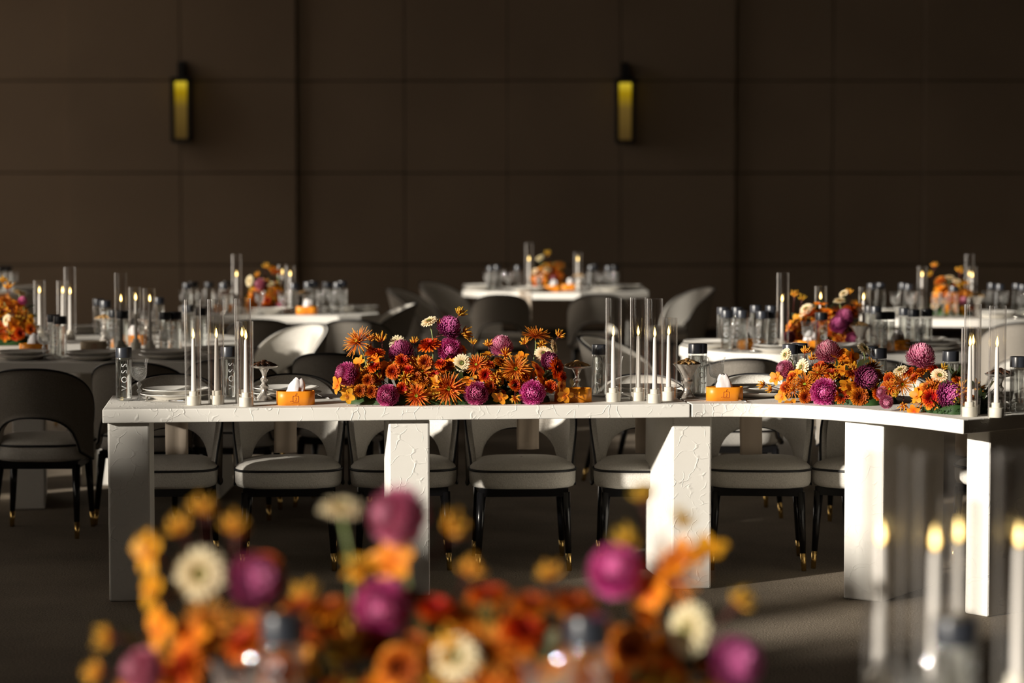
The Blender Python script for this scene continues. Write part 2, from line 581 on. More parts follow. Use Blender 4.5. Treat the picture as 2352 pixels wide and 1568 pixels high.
# back wall: fabric panels, alternate pairs standing proud of their neighbours
wb = struct('wall_back', MB().box(XL, XR, YB + .08, YB + .28, 0, ZC).mesh('wall_back', WALLD))
colpx = [-620, -370, -110, 155, 418, 683, 930, 1165, 1425, 1688, 1912, 2118, 2370, 2630, 2890, 3080]
proud = [1, 1, 0, 0, 1, 1, 0, 0, 1, 1, 0, 0, 0, 0, 1, 1]
proud = [0 if False else p for p in proud]
zrow = [0.10, 0.817, 1.842, 2.863, 3.885, 4.91, 6.45]
# which columns stand forward: 155-683 and 1165-1688
def is_proud(i):
    return colpx[i] in (155, 418, 1165, 1425, 2118, 2630)
for i in range(len(colpx) - 1):
    x0, x1 = max(at(colpx[i], YB, 1.5).x, XL), min(at(colpx[i + 1], YB, 1.5).x, XR)
    if x1 - x0 < 0.05:
        continue
    yf = YB - (0.055 if is_proud(i) else 0.0)
    for j in range(len(zrow) - 1):
        gx, gz = 0.005, 0.006
        bm_ = MB().box(x0 + gx, x1 - gx, yf, YB + .09, zrow[j] + gz, zrow[j + 1] - gz)
        p = struct('wall_panel', bm_.mesh('wall_panel', WALLP, bevel=0.005, segs=1), wb)
struct('baseboard_back', MB().box(XL, XR, YB - .07, YB + .08, 0, 0.10).mesh('baseboard_back', WALLD))

# wall lanterns
def lantern(px, pyc, which):
    p = at(px, YB - .16, CAMH + (449 - pyc) / 205.7)
    t = thing('wall_lantern', 'lantern', '', None, (p.x, p.y, p.z), group='lanterns on the brown wall', label=which)
    fr = MB()
    hw, hh, hd, b = 0.105, 0.335, 0.09, 0.028
    for sx in (-1, 1):
        for sy in (-1, 1):
            fr.box(sx * hw - (b if sx > 0 else 0), sx * hw + (b if sx < 0 else 0), sy * hd - (b if sy > 0 else 0), sy * hd + (b if sy < 0 else 0), -hh, hh)
    fr.box(-hw, hw, -hd, hd, hh - .02, hh + .02)
    fr.box(-hw, hw, -hd, hd, -hh - .025, -hh + .015)
    fr.box(-hw, hw, hd - .01, hd + .0, -hh, hh)
    ob('frame', fr.mesh('lantern_frame', LANTERN), t)
    ob('diffuser', MB().lathe([(0.068, -hh + .016), (0.068, hh - .03)], 24).mesh('lantern_diffuser', GLOW), t)
    br = MB().box(-.03, .03, -.03, .105, hh + .02, hh + .17)
    br.box(-.045, .045, .06, .105, hh - .05, hh + .20)
    ob('bracket', br.mesh('lantern_bracket', LANTERN), t)
lantern(416, 254, 'black wall lantern on the left, dimmer amber glow')
lantern(1436, 257, 'black wall lantern right of centre, brighter yellow glow')

# ------------------------------------------------------------------ tables
def slab_table(name, poly, legs, zone_label, depth_t=0.054, bevel=0.004):
    c = Vector((sum(p[0] for p in poly) / len(poly), sum(p[1] for p in poly) / len(poly)))
    t = thing(name, 'table', '', None, (c.x, c.y, 0), label=zone_label, group='white plaster tables')
    ob('tabletop', MB().prism([(p[0] - c.x, p[1] - c.y) for p in poly], TZ - depth_t, TZ).mesh('tabletop', PLASTER, bevel=bevel, segs=2), t)
    for (lx, ly, ang, wd, dp) in legs:
        m = MB().box(-wd / 2, wd / 2, 0, dp, 0, TZ - depth_t).mesh('table_leg', PLASTER, bevel=0.008, segs=2)
        ob('leg', m, t, (lx - c.x, ly - c.y, 0), (0, 0, ang))
    return t
# straight middle table
L1, R1 = pz(235, 940, TZ), pz(1585, 927.5, TZ)
dirM = (R1 - L1).normalized()
nrmM = Vector((-dirM.y, dirM.x, 0))
angM = math.atan2(dirM.y, dirM.x)
DEP = 0.66
polyM = [L1, R1, R1 + nrmM * DEP, L1 + nrmM * DEP]
def frontM(px):
    """point on the middle table's front edge under image column px"""
    k = (px - 235) / (1585 - 235)
    for _ in range(6):
        p = L1 + (R1 - L1) * k
        k += (px - px_of(p)) / (px_of(R1) - px_of(L1))
    return L1 + (R1 - L1) * k
legsM = []
for pxc in (294, 941):
    p = frontM(pxc) + nrmM * 0.035
    legsM.append((p.x, p.y, angM, 0.163, 0.40 if pxc < 500 else 0.34))
slab_table('banquet_table', polyM, legsM, 'long straight white plaster table in the middle of the picture')
# curved right table
obs = [(1590, 956.8), (1740, 957.9), (1830, 960.5), (1924, 965), (2013, 973.5), (2092, 982), (2165, 991), (2212, 996.6)]
def polyfit(xs, ys, deg):
    n = deg + 1
    A = [[sum(x ** (i + j) for x in xs) for j in range(n)] + [sum(y_ * x ** i for x, y_ in zip(xs, ys))] for i in range(n)]
    for i in range(n):
        pv = max(range(i, n), key=lambda r: abs(A[r][i]))
        A[i], A[pv] = A[pv], A[i]
        for r in range(n):
            if r != i:
                f = A[r][i] / A[i][i]
                A[r] = [a - f * b for a, b in zip(A[r], A[i])]
    return [A[i][n] / A[i][i] for i in range(n)]
cf = polyfit([(x - 1900) / 300 for x, _ in obs], [y_ for _, y_ in obs], 3)
def edgeK(px):
    u = (px - 1900) / 300
    return pz(px, sum(c * u ** i for i, c in enumerate(cf)), TZ - 0.054)
frontK = [edgeK(1588 + (2212 - 1588) * i / 26) for i in range(27)]
_off = (R1 + dirM * 0.007) - frontK[0]
_off.z = 0
frontK = [p + _off * (1 - i / 26) ** 3 for i, p in enumerate(frontK)]
def normK(i):
    a, b = frontK[max(i - 1, 0)], frontK[min(i + 1, 26)]
    d = (b - a).normalized()
    return Vector((-d.y, d.x, 0))
backK = []
for i in range(27):
    th = angM + math.pi / 2 + (rad(37.8) - (angM + math.pi / 2)) * (i / 26) ** 1.15
    backK.append(frontK[i] + Vector((math.cos(th), math.sin(th), 0)) * DEP)
polyK = frontK + backK[::-1]
def legK(px, ang, setb=0.02, wd=0.165, dp=0.58):
    p = edgeK(px)
    n = Vector((-math.sin(ang), math.cos(ang), 0))
    p = p + n * setb
    return (p.x, p.y, ang, wd, dp)
legsK = [legK(1597, rad(8), 0.06, 0.163, 0.56), legK(1975, rad(-33), 0.04, 0.170, 0.60)]
_a4 = rad(-52.2)                                       # the leg under the table's end, parallel to the end face
_e4, _n4 = Vector((math.cos(_a4), math.sin(_a4), 0)), Vector((-math.sin(_a4), math.cos(_a4), 0))
_p4 = frontK[26] - _e4 * (0.057 + 0.02) + _n4 * 0.17
legsK.append((_p4.x, _p4.y, _a4, 0.114, 0.45))
slab_table('banquet_table', polyK, legsK, 'curved white plaster table on the right, bending toward the camera')
# the tables behind
def far_poly(pts, back):
    fr = [at(px, D, TZ) for px, D in pts]
    bk = [at(px, D, TZ) for px, D in back]
    return fr + bk[::-1]
def far_legs(pts, wd=0.17, dp=0.5):
    out = []
    for px, D, ang in pts:
        p = at(px, D, 0.3)
        out.append((p.x, p.y, rad(ang), wd, dp))
    return out
slab_table('banquet_table', far_poly([(-330, 12.0), (440, 12.02), (560, 12.25)], [(-330, 14.9), (420, 14.9), (540, 14.3)]),
           far_legs([(66, 12.2, 10), (220, 13.2, 10), (470, 12.6, 0), (-200, 12.6, 0)], 0.16, 0.6), 'large white table at the left edge, its front in shade')
slab_table('banquet_table', far_poly([(412, 16.9), (530, 16.74), (778, 16.7)], [(412, 18.2), (530, 18.0), (778, 17.9)]),
           far_legs([(460, 17.1, 0), (700, 16.95, 0)]), 'far white table left of centre, under the left lantern')
slab_table('banquet_table', far_poly([(779, 16.7), (830, 16.78), (871, 17.0)], [(779, 17.9), (830, 17.9), (860, 17.9)]),
           far_legs([(838, 17.0, 8)], 0.16, 0.4), 'short white table piece right of the far left-centre table')
slab_table('banquet_table', far_poly([(1062, 21.2), (1120, 20.85), (1200, 20.65), (1332, 20.6), (1490, 20.95)], [(1082, 22.0), (1120, 22.0), (1200, 22.0), (1332, 22.0), (1478, 21.9)]),
           far_legs([(1130, 21.1, 0), (1420, 21.1, 0)]), 'farthest white table, at the centre below the right lantern')
slab_table('banquet_table', far_poly([(1560, 13.35), (1600, 13.0), (1680, 12.75), (1800, 12.62), (1950, 12.58), (2100, 12.62), (2225, 12.75)],
                                     [(1575, 14.0), (1600, 14.0), (1680, 14.0), (1800, 14.0), (1950, 14.0), (2100, 14.0), (2205, 14.0)]),
           far_legs([(1795, 12.9, 0), (1620, 13.2, 0), (2120, 12.9, 0)], 0.17, 0.7), 'white table directly behind the curved right table')
slab_table('banquet_table', far_poly([(1975, 16.75), (2050, 16.3), (2250, 16.2), (2520, 16.3)], [(1990, 17.6), (2050, 17.6), (2250, 17.6), (2500, 17.6)]),
           far_legs([(2080, 16.6, 0), (2300, 16.6, 0)]), 'far white table at the right edge of the picture')
slab_table('banquet_table', far_poly([(-220, 20.7), (60, 20.7), (84, 20.9)], [(-220, 21.7), (60, 21.7), (80, 21.6)]),
           far_legs([(40, 21.0, 0), (-150, 21.0, 0)]), 'tiny far white table in the left corner behind the flowers')
slab_table('banquet_table', [(-1.35, 3.0), (1.35, 3.0), (1.35, 3.98), (-1.35, 3.98)],
           [(-0.9, 3.2, 0, 0.16, 0.5), (0.9, 3.2, 0, 0.16, 0.5)], 'near table below the frame carrying the blurred flowers')

# ------------------------------------------------------------------ chairs
AM = rad(114)
def shell_pt(a, z, k=1.0):
    lean = 0.11 * max(0, (z - 0.42) / 0.37)
    fl = 1.0 + 0.03 * (z - 0.42) / 0.37
    return Vector((0.238 * k * fl * math.sin(a), (0.215 * k + lean * max(0, math.cos(a))) * math.cos(a) if False else 0.215 * k * math.cos(a) + lean * max(0, math.cos(a)), z))
def zt(t):
    return 0.43 + 0.365 * max(0.0, 1 - t ** 2.3) ** 0.72
def zb(t):
    if t < 0.47:
        return 0.405 + 0.165 * math.sqrt(max(0.0, 1 - (t / 0.47) ** 2.3))
    u = (t - 0.47) / 0.53
    return 0.405 - 0.055 * math.sin(min(1, u * 1.25) * math.pi / 2) + (0.07 * max(0, (u - 0.75) / 0.25) ** 2)
def chair_meshes():
    out = {}
    m = MB()
    na, nz = 44, 9
    def grid(k, flip):
        vs, fs = [], []
        for i in range(na + 1):
            a = -AM + 2 * AM * i / na
            t = abs(a) / AM
            b_, t_ = zb(t), max(zt(t), zb(t) + 0.004)
            for j in range(nz + 1):
                vs.append(shell_pt(a, b_ + (t_ - b_) * j / nz, k))
        for i in range(na):
            for j in range(nz):
                q = (i * (nz + 1) + j, (i + 1) * (nz + 1) + j, (i + 1) * (nz + 1) + j + 1, i * (nz + 1) + j + 1)
                fs.append(q if flip else tuple(reversed(q)))
        m.add(vs, fs)
        return len(m.v) - len(vs)
    o1 = grid(1.0, False)
    m.mi = [1] * len(m.mi)
    o2 = grid(0.88, True)
    W = nz + 1
    rim = [(i, nz) for i in range(na + 1)] + [(i, 0) for i in range(na, -1, -1)]
    for q in range(len(rim)):
        (i, j), (i2, j2) = rim[q], rim[(q + 1) % len(rim)]
        m.f.append((o1 + i * W + j, o1 + i2 * W + j2, o2 + i2 * W + j2, o2 + i * W + j)); m.mi.append(0); m.sm.append(True)
    out['backrest'] = m.mesh('chair_backrest', [BOUCLE, BOUCLE_OUT])
    pts = []
    for i in range(na + 1):
        a = -AM + 2 * AM * i / na
        pts.append(shell_pt(a, max(zt(abs(a) / AM), zb(abs(a) / AM) + .004) + .002, 0.992))
    for i in range(na, -1, -1):
        a = -AM + 2 * AM * i / na
        pts.append(shell_pt(a, zb(abs(a) / AM) - .002, 0.992))
    out['back_piping'] = MB().tube(pts, 0.0055, 6, closed=True).mesh('chair_back_piping', PIPING)
    # seat
    def outline(k, n=44):
        res = []
        for i in range(n):
            t = 2 * math.pi * i / n
            c, s = math.cos(t), math.sin(t)
            e = 2 / 3.4
            yy = abs(s) ** e * (1 if s > 0 else -1)
            xx = abs(c) ** e * (1 if c > 0 else -1)
            hx = 0.222 - 0.020 * yy
            res.append((xx * hx * k, -0.045 + yy * 0.215 * k))
        return res
    lay = [(0.90, 0.352), (0.965, 0.358), (0.995, 0.372), (1.0, 0.40), (1.0, 0.425), (0.985, 0.437), (0.93, 0.450), (0.80, 0.461), (0.5, 0.468), (0.02, 0.470)]
    m = MB()
    vs, fs, n = [], [], 44
    for k, z in lay:
        vs += [(x, y_, z) for x, y_ in outline(k)]
    for i in range(len(lay) - 1):
        for k in range(n):
            a, b = i * n + k, i * n + (k + 1) % n
            fs.append((a, b, b + n, a + n))
    fs.append(tuple(reversed(range(n))))
    m.add(vs, fs)
    out['seat'] = m.mesh('chair_seat', BOUCLE)
    out['seat_piping'] = MB().tube([(x, y_, 0.428) for x, y_ in outline(1.003)], 0.0055, 6, closed=True).mesh('chair_seat_piping', PIPING)
    m = MB()
    for x0, x1, y0, y1 in ((-.185, .185, -.225, -.200), (-.185, .185, .11, .135), (-.19, -.165, -.22, .13), (.165, .19, -.22, .13)):
        m.box(x0, x1, y0, y1, 0.318, 0.353)
    out['seat_frame'] = m.mesh('chair_frame', LEGBLK)
    def legm(sx, back):
        top = Vector((0.178 * sx, 0.118 if back else -0.208, 0.335))
        bot = Vector((0.195 * sx, 0.205 if back else -0.222, 0.0))
        q = top.lerp(bot, 0.775)
        r0, r1, rq = 0.0205, 0.0105, 0.0205 + (0.0105 - 0.0205) * 0.775
        return (MB().tube([top, q], [r0, rq], 12).mesh('chair_leg', LEGBLK), MB().tube([q, bot], [rq, r1], 12).mesh('chair_leg_tip', BRASS))
    out['legs'] = [legm(sx, bk) for bk in (False, True) for sx in (-1, 1)]
    return out
CH = chair_meshes()
def chair(px, D, rot, label, group):
    p = at(px, D, 0.4)
    t = thing('dining_chair', 'chair', '', None, (p.x, p.y, 0), rad(rot), group=group, label=label)
    for k in ('backrest', 'back_piping', 'seat', 'seat_piping', 'seat_frame'):
        ob(k, CH[k], t)
    for lm, tm in CH['legs']:
        l = ob('leg', lm, t)
        ob('brass_tip', tm, l)
    return t
gM = 'chairs tucked behind the middle table'
chair(384, 10.40, 2, 'grey upholstered chair beside the shaded left table leg', gM)
chair(664, 10.40, 4, 'grey upholstered chair behind the orange tissue box on the left', gM)
chair(926, 10.42, 3, 'grey chair half hidden behind the central white table leg', gM)
chair(1196, 10.40, 3, 'grey upholstered chair with a taupe napkin hanging over it at centre', gM)
chair(1482, 10.40, 0, 'sunlit grey chair partly behind the white leg under the table joint', gM)
chair(1738, 10.42, -4, 'grey chair under the curved table between its two white legs', gM)
chair(2010, 10.36, -28, 'grey chair mostly hidden behind the second leg of the curved table', gM)
chair(2352, 10.35, -60, 'grey chair at the right edge behind the tall candles', gM)
gA = 'chairs around the left table'
chair(98, 11.35, 180, 'dark shaded chair at left edge with its back to the camera', gA)
chair(330, 11.80, 176, 'dark shaded chair behind the leftmost water bottle and goblet', gA)
chair(540, 11.98, 178, 'dark shaded chair behind the four left candles', gA)
chair(782, 12.45, 172, 'dark chair back just left of the main flowers', gA)
chair(650, 14.7, -36, 'sunlit pale chair turned sideways behind the left silver stand', gA)
chair(225, 16.6, -50, 'small sunlit pale chair beyond the left table', gA)
gB = 'chairs around the far left-centre table'
chair(606, 15.75, 180, 'dark chair back in front of the far left-centre table', gB)
chair(822, 15.70, 176, 'dark chair back at the right front of the far left-centre table', gB)
chair(858, 17.75, -82, 'chair with a sunlit rim at the far left-centre table end', gB)
gC = 'chairs around the farthest table'
chair(1150, 19.70, 180, 'dark chair back at left front of the farthest table', gC)
chair(1372, 19.70, 180, 'dark chair back at right front of the farthest table', gC)
chair(972, 20.6, 70, 'blurred chair with a thin lit rim left of the farthest table', gC)
chair(1036, 22.0, 50, 'small sunlit chair at left end of the farthest table', gC)
chair(1562, 20.8, -62, 'pale lit chair at right end of the farthest table', gC)
gD = 'chairs around the right rear tables'
chair(1690, 12.05, 184, 'grey chair back behind the right goblet and tissue box', gD)
chair(1452, 13.5, 60, 'sunlit pale chair glimpsed behind the middle candle tubes', gD)
chair(1985, 11.95, 180, 'grey chair back behind the right flower arrangements', gD)
chair(2330, 15.4, 180, 'dark chair back at the right edge before the far right table', gD)

# ------------------------------------------------------------------ tableware meshes
def m_tube(h):
    r, ri = 0.0325, 0.0303
    return MB().lathe([(ri, 0.002), (ri, h), (r - .0006, h + .001), (r, h - .001), (r, 0.0), (ri, 0.0)], 40, cap0=False, cap1=False).mesh('glass_cylinder', TUBE)
def m_holder():
    return MB().lathe([(0.0275, 0), (0.0280, .002), (0.0280, .034), (0.0270, .036), (0.0180, .036), (0.0180, .0365), (0.0180, .053), (0.0170, .055), (0.0105, .055), (0.0105, .050)], 32).mesh('candle_holder', HOLDER)
def m_taper():
    return MB().lathe([(0.0100, .050), (0.0102, .06), (0.0072, .245), (0.0060, .262), (0.0030, .267)], 20).mesh('taper_candle', WAX)
def m_flame():
    return MB().lathe([(0.0005, .264), (0.0048, .270), (0.0066, .277), (0.0054, .286), (0.0025, .296), (0.0003, .304)], 14).mesh('candle_flame', FLAME)
def m_goblet_bowl():
    prof = [(0.004, .078), (0.012, .081), (0.024, .088), (0.030, .100), (0.0315, .118), (0.0320, .138)]
    return MB().lathe(prof, 26, cap0=False, cap1=False).mesh('goblet_bowl', CRYSTAL)
def m_goblet_rim():
    return MB().lathe([(0.0320, .138), (0.0335, .150), (0.0385, .168)], 26, cap0=False, cap1=False).mesh('goblet_rim', CRYSTAL_PLAIN)
def m_goblet_stem():
    prof = [(0.034, 0), (0.034, .002), (0.020, .006), (0.007, .012), (0.0045, .024), (0.0055, .030), (0.0105, .036), (0.0105, .040), (0.0055, .046),
            (0.0050, .054), (0.0095, .060), (0.0115, .064), (0.0095, .069), (0.0055, .074), (0.004, .078)]
    return MB().lathe(prof, 10, smooth=False).mesh('goblet_stem', CRYSTAL)
def m_bottle_body():
    prof = [(0.020, .004), (0.029, .003), (0.0318, .006), (0.0322, .012), (0.0322, .168), (0.0312, .176), (0.0300, .178)]
    return MB().lathe(prof, 36, cap0=True, cap1=False).mesh('bottle_body', BOTTLE)
def make_water():
    m = bpy.data.materials.new('still_water')
    m.use_nodes = True
    nt = m.node_tree
    nt.nodes.clear()
    o = nt.nodes.new('ShaderNodeOutputMaterial')
    g = nt.nodes.new('ShaderNodeBsdfGlass')
    g.inputs['IOR'].default_value = 1.33
    g.inputs['Roughness'].default_value = 0.0
    g.inputs['Color'].default_value = (0.97, 0.99, 0.98, 1)
    t = nt.nodes.new('ShaderNodeBsdfTransparent')
    mx = nt.nodes.new('ShaderNodeMixShader')
    mx.inputs[0].default_value = 0.45
    nt.links.new(g.outputs[0], mx.inputs[1])
    nt.links.new(t.outputs[0], mx.inputs[2])
    nt.links.new(mx.outputs[0], o.inputs[0])
    return m
WATER = make_water()
def m_bottle_water():
    return MB().lathe([(0.018, .012), (0.0285, .012), (0.0300, .016), (0.0300, .165), (0.0001, .165)], 32).mesh('bottle_water', WATER)
def m_cap():
    return MB().lathe([(0.0318, .176), (0.0326, .177), (0.0326, .2135), (0.0316, .216), (0.0001, .2165)], 36).mesh('bottle_cap', CAP)
def m_letters():
    fc = bpy.data.curves.new('lettering', 'FONT')
    fc.body = 'VOSS'
    fc.size = 0.034
    fc.space_character = 1.6
    fc.extrude = 0.0003
    fc.offset = -0.0004
    fc.resolution_u = 4
    o = bpy.data.objects.new('lettering_source', fc)
    COL.objects.link(o)
    dg = bpy.context.evaluated_depsgraph_get()
    me = bpy.data.meshes.new_from_object(o.evaluated_get(dg))
    bpy.data.objects.remove(o)
    r = 0.0330
    xs = [v.co.x for v in me.vertices]
    ys = [v.co.y for v in me.vertices]
    cx, cyv = (min(xs) + max(xs)) / 2, (min(ys) + max(ys)) / 2
    for v in me.vertices:
        a = -(v.co.y - cyv) / r                 # letters read upward along the bottle
        rr = r + v.co.z
        v.co = Vector((rr * math.sin(a), -rr * math.cos(a), 0.098 + (v.co.x - cx)))
    me.materials.clear()
    me.materials.append(LETTER)
    return me
def m_plate(r, h):
    prof = [(r * .55, 0), (r * .60, 0.002), (r * .66, 0.006), (r * .97, h - .004), (r, h - .001), (r * .985, h + .001), (r * .72, h * .55), (r * .66, 0.008), (0.0001, 0.0075)]
    return MB().lathe(prof, 56).mesh('plate', PORCELAIN)
def m_stand_baluster():
    prof = [(0.034, 0), (0.035, .003), (0.030, .010), (0.020, .022), (0.013, .034), (0.011, .042), (0.018, .050), (0.019, .056), (0.012, .063), (0.009, .070),
            (0.015, .079), (0.0155, .085), (0.009, .092), (0.0085, .100), (0.011, .110), (0.018, .122), (0.020, .126), (0.030, .128), (0.055, .134), (0.060, .140), (0.058, .141), (0.02, .136), (0.0001, .136)]
    return MB().lathe(prof, 20).mesh('pedestal_dish', SILVER)
def m_stand_trumpet():
    prof = [(0.032, 0), (0.034, .004), (0.026, .014), (0.017, .028), (0.014, .040), (0.018, .052), (0.024, .062), (0.025, .068), (0.018, .076), (0.019, .084),
            (0.028, .100), (0.040, .118), (0.052, .132), (0.060, .140), (0.058, .141), (0.03, .134), (0.0001, .134)]
    return MB().lathe(prof, 20).mesh('pedestal_dish', SILVER)
def m_biscuit():
    m = MB()
    vs, fs, ts = [], [], []
    n, k = 12, 5
    for j in range(k + 1):
        v = math.pi * j / k
        for i in range(n):
            u = 2 * math.pi * i / n
            rr = math.sin(v) * (1 + 0.10 * math.cos(6 * u))
            vs.append((0.0155 * rr * math.cos(u), 0.0095 * rr * math.sin(u), 0.0042 * math.cos(v) * (1.0 + 0.2 * math.cos(8 * u))))
    for j in range(k):
        for i in range(n):
            a, b = j * n + i, j * n + (i + 1) % n
            fs.append((a, a + n, b + n, b))
    return m.add(vs, fs)
def stadium(L, Wd, n=12):
    pts = []
    hx = (L - Wd) / 2
    for i in range(n + 1):
        a = -math.pi / 2 + math.pi * i / n
        pts.append((hx + Wd / 2 * math.cos(a), Wd / 2 * math.sin(a)))
    for i in range(n + 1):
        a = math.pi / 2 + math.pi * i / n
        pts.append((-hx + Wd / 2 * math.cos(a), Wd / 2 * math.sin(a)))
    return pts
def m_box(matr):
    m = MB()
    L, Wd, H = 0.152, 0.080, 0.056
    lay = [(stadium(L, Wd), 0.0), (stadium(L, Wd), H - .001), (stadium(L - .004, Wd - .004), H), (stadium(L - .008, Wd - .008), H - .001), (stadium(L - .008, Wd - .008), H - .010)]
    n = len(lay[0][0])
    vs, fs, mi = [], [], []
    for pts, z in lay:
        vs += [(x, y_, z) for x, y_ in pts]
    m.add(vs, [(i * n + k, i * n + (k + 1) % n, (i + 1) * n + (k + 1) % n, (i + 1) * n + k) for i in range(len(lay) - 1) for k in range(n)])
    o = (len(lay) - 1) * n
    m.f.append(tuple(o + k for k in range(n))); m.mi.append(1); m.sm.append(False)
    m.f.append(tuple(reversed(range(n)))); m.mi.append(0); m.sm.append(False)
    me = m.mesh('tissue_box', [matr, ORANGE_IN])
    return me
def m_emblem():
    """line emblem: a curl over a rounded square with a hook inside and a tail to the left"""
    m = MB()
    y_ = -0.0402
    def P(x, z):
        return (x, y_, 0.027 + z)
    r = 0.0009
    sq = []
    for cx_, cz, a0 in ((.0085, .0075, 0), (-.0085, .0075, 90), (-.0085, -.0105, 180), (.0085, -.0105, 270)):
        for k in range(4):
            a = rad(a0 + 30 * k)
            sq.append(P(cx_ + .003 * math.cos(a), cz + .003 * math.sin(a)))
    m.tube(sq, r, 5, closed=True)
    m.tube([P(.000, .0105), P(.000, .0165), P(.0015, .0195), P(.0042, .0200), P(.0062, .0180)], r, 5)
    m.tube([P(.0012, .004), P(.0012, -.005), P(-.0005, -.0085), P(-.003, -.0085)], r, 5)
    m.tube([P(-.0115, -.0105), P(-.017, -.0100), P(-.0205, -.0100), P(-.0215, -.0125)], r * .8, 5)
    for k in range(9):
        x = -.016 + k * .0036
        m.tube([P(x, -.0185), P(x + .0020, -.0185)], r * .55, 4)
    return m.mesh('emblem', EMBLEM)
def m_tissue(seed):
    rr = random.Random(seed)
    m = MB()
    n, k = 22, 9
    vs, fs = [], []
    ph = rr.random() * 6
    for j in range(k + 1):
        t = j / k
        z = 0.044 + 0.060 * t
        rx = 0.031 * (1 - 0.55 * t ** 2.6)
        ry = 0.012 * (1 - 0.5 * t)
        for i in range(n):
            u = 2 * math.pi * i / n
            rf = 1 + 0.20 * math.sin(4 * u + ph + 2 * t) + 0.13 * math.sin(9 * u - ph + 4 * t)
            vs.append((rx * rf * math.cos(u) + 0.010 * t * math.sin(ph), ry * rf * math.sin(u), z + 0.006 * math.sin(3 * u + ph) * t))
    for j in range(k):
        for i in range(n):
            a, b = j * n + i, j * n + (i + 1) % n
            fs.append((a, b, b + n, a + n))
    fs.append(tuple(k * n + i for i in range(n)))
    return m.add(vs, fs).mesh('tissue', TISSUE)
def m_fork():
    m = MB()
    m.tube([(0, -.10, .004), (0, -.02, .004), (0, .04, .007)], [.0045, .003, .004], 6)
    for k in range(4):
        x = -.009 + .006 * k
        m.tube([(0, .04, .007), (x, .055, .006), (x, .095, .010)], [.003, .0018, .0012], 5)
    return m.mesh('fork', STEEL)
def m_knife():
    m = MB()
    m.tube([(0, -.11, .005), (0, -.10, .006), (0, -.01, .005)], [.004, .006, .005], 6)
    m.add([(-.004, -.01, .004), (.006, -.01, .004), (.009, .05, .004), (.004, .11, .004), (-.004, .10, .004),
           (-.004, -.01, .0055), (.006, -.01, .0055), (.009, .05, .0055), (.004, .11, .0055), (-.004, .10, .0055)],
          [(4, 3, 2, 1, 0), (5, 6, 7, 8, 9), (0, 1, 6, 5), (1, 2, 7, 6), (2, 3, 8, 7), (3, 4, 9, 8), (4, 0, 5, 9)], smooth=False)
    return m.mesh('knife', STEEL)

# ------------------------------------------------------------------ tableware placing
def candle(px, D, tall, zone, dx=0.0, lean=0.0):
    h = 0.418 if tall else 0.335
    p = at(px, D, TZ)
    thing('glass_cylinder', 'candle tube', 'tall clear glass candle tube' if tall else 'shorter clear glass candle tube', zone, p, mesh=cached(('tube', h), lambda: m_tube(h)))
    q = p + Vector((dx, 0, 0))
    thing('candle_holder', 'candle holder', 'stepped cream candle holder', zone, q, R.random(), mesh=cached('holder', m_holder))
    c = thing('taper_candle', 'candle', 'lit white taper candle', zone, q, mesh=cached('taper', m_taper))
    c.rotation_euler = (0, lean, 0)
    f = ob('flame', cached('flame', m_flame), c)
    f['label'] = 'glowing yellow flame'
def bottle(px, D, zone, rot=None, water=True):
    p = at(px, D, TZ)
    t = thing('water_bottle', 'bottle', 'charcoal-capped water bottle', zone, p, rad(rot) if rot is not None else R.uniform(-1.3, 1.3))
    ob('bottle_body', cached('bbody', m_bottle_body), t)
    if water:
        ob('water', cached('bwater', m_bottle_water), t)
    ob('cap', cached('bcap', m_cap), t)
    ob('lettering', cached('blet', m_letters), t)
def goblet(px, D, zone):
    p = at(px, D, TZ)
    t = thing('crystal_goblet', 'goblet', 'cut crystal goblet', zone, p, R.random())
    ob('bowl', cached('gb', m_goblet_bowl), t)
    ob('rim', cached('gr', m_goblet_rim), t)
    ob('stem', cached('gs', m_goblet_stem), t)
def plates(px, D, zone, n=2):
    p = at(px, D, TZ)
    thing('charger_plate', 'plate', 'white charger plate', zone, p + Vector((0, 0, .0005)), mesh=cached('p1', lambda: m_plate(0.147, 0.024)))
    if n > 1:
        thing('dinner_plate', 'plate', 'white dinner plate', zone, p + Vector((R.uniform(-.004, .004), 0, .0215)), mesh=cached('p2', lambda: m_plate(0.137, 0.022)))
def stand(px, D, zone, kind='baluster', dark=False, pile=True):
    p = at(px, D, TZ)
    me = cached(('st', kind), m_stand_baluster if kind == 'baluster' else m_stand_trumpet)
    desc = 'silver pedestal dish with knobbed stem' if kind == 'baluster' else 'trumpet-shaped silver pedestal dish'
    t = thing('pedestal_dish', 'dish', desc, zone, p, R.random() * 6, mesh=me)
    if pile:
        bm_ = cached(('bis', dark), lambda: m_biscuit().mesh('biscuit', DATE if dark else BISCUIT))
        word = 'dark chocolate' if dark else 'golden leaf biscuit'
        k = 0
        base = p + Vector((0, 0, 0.1435))
        for ring, (n, rr, dz, tl) in enumerate(((9, .040, .001, 22), (6, .024, .0075, 16), (1, 0.0, .0155, 0))):
            for i in range(n):
                a = 2 * math.pi * i / n + ring * .4
                o = thing('chocolate' if dark else 'biscuit', 'sweet' if dark else 'biscuit', '', None, base + Vector((rr * math.cos(a), rr * math.sin(a), dz)), 0,
                          group=f'{word}s piled on the silver dish {ZONE[zone]}', label=f'{word} piled on the silver dish {ZONE[zone]}', mesh=bm_)
                o.rotation_euler = (0, rad(tl), a)
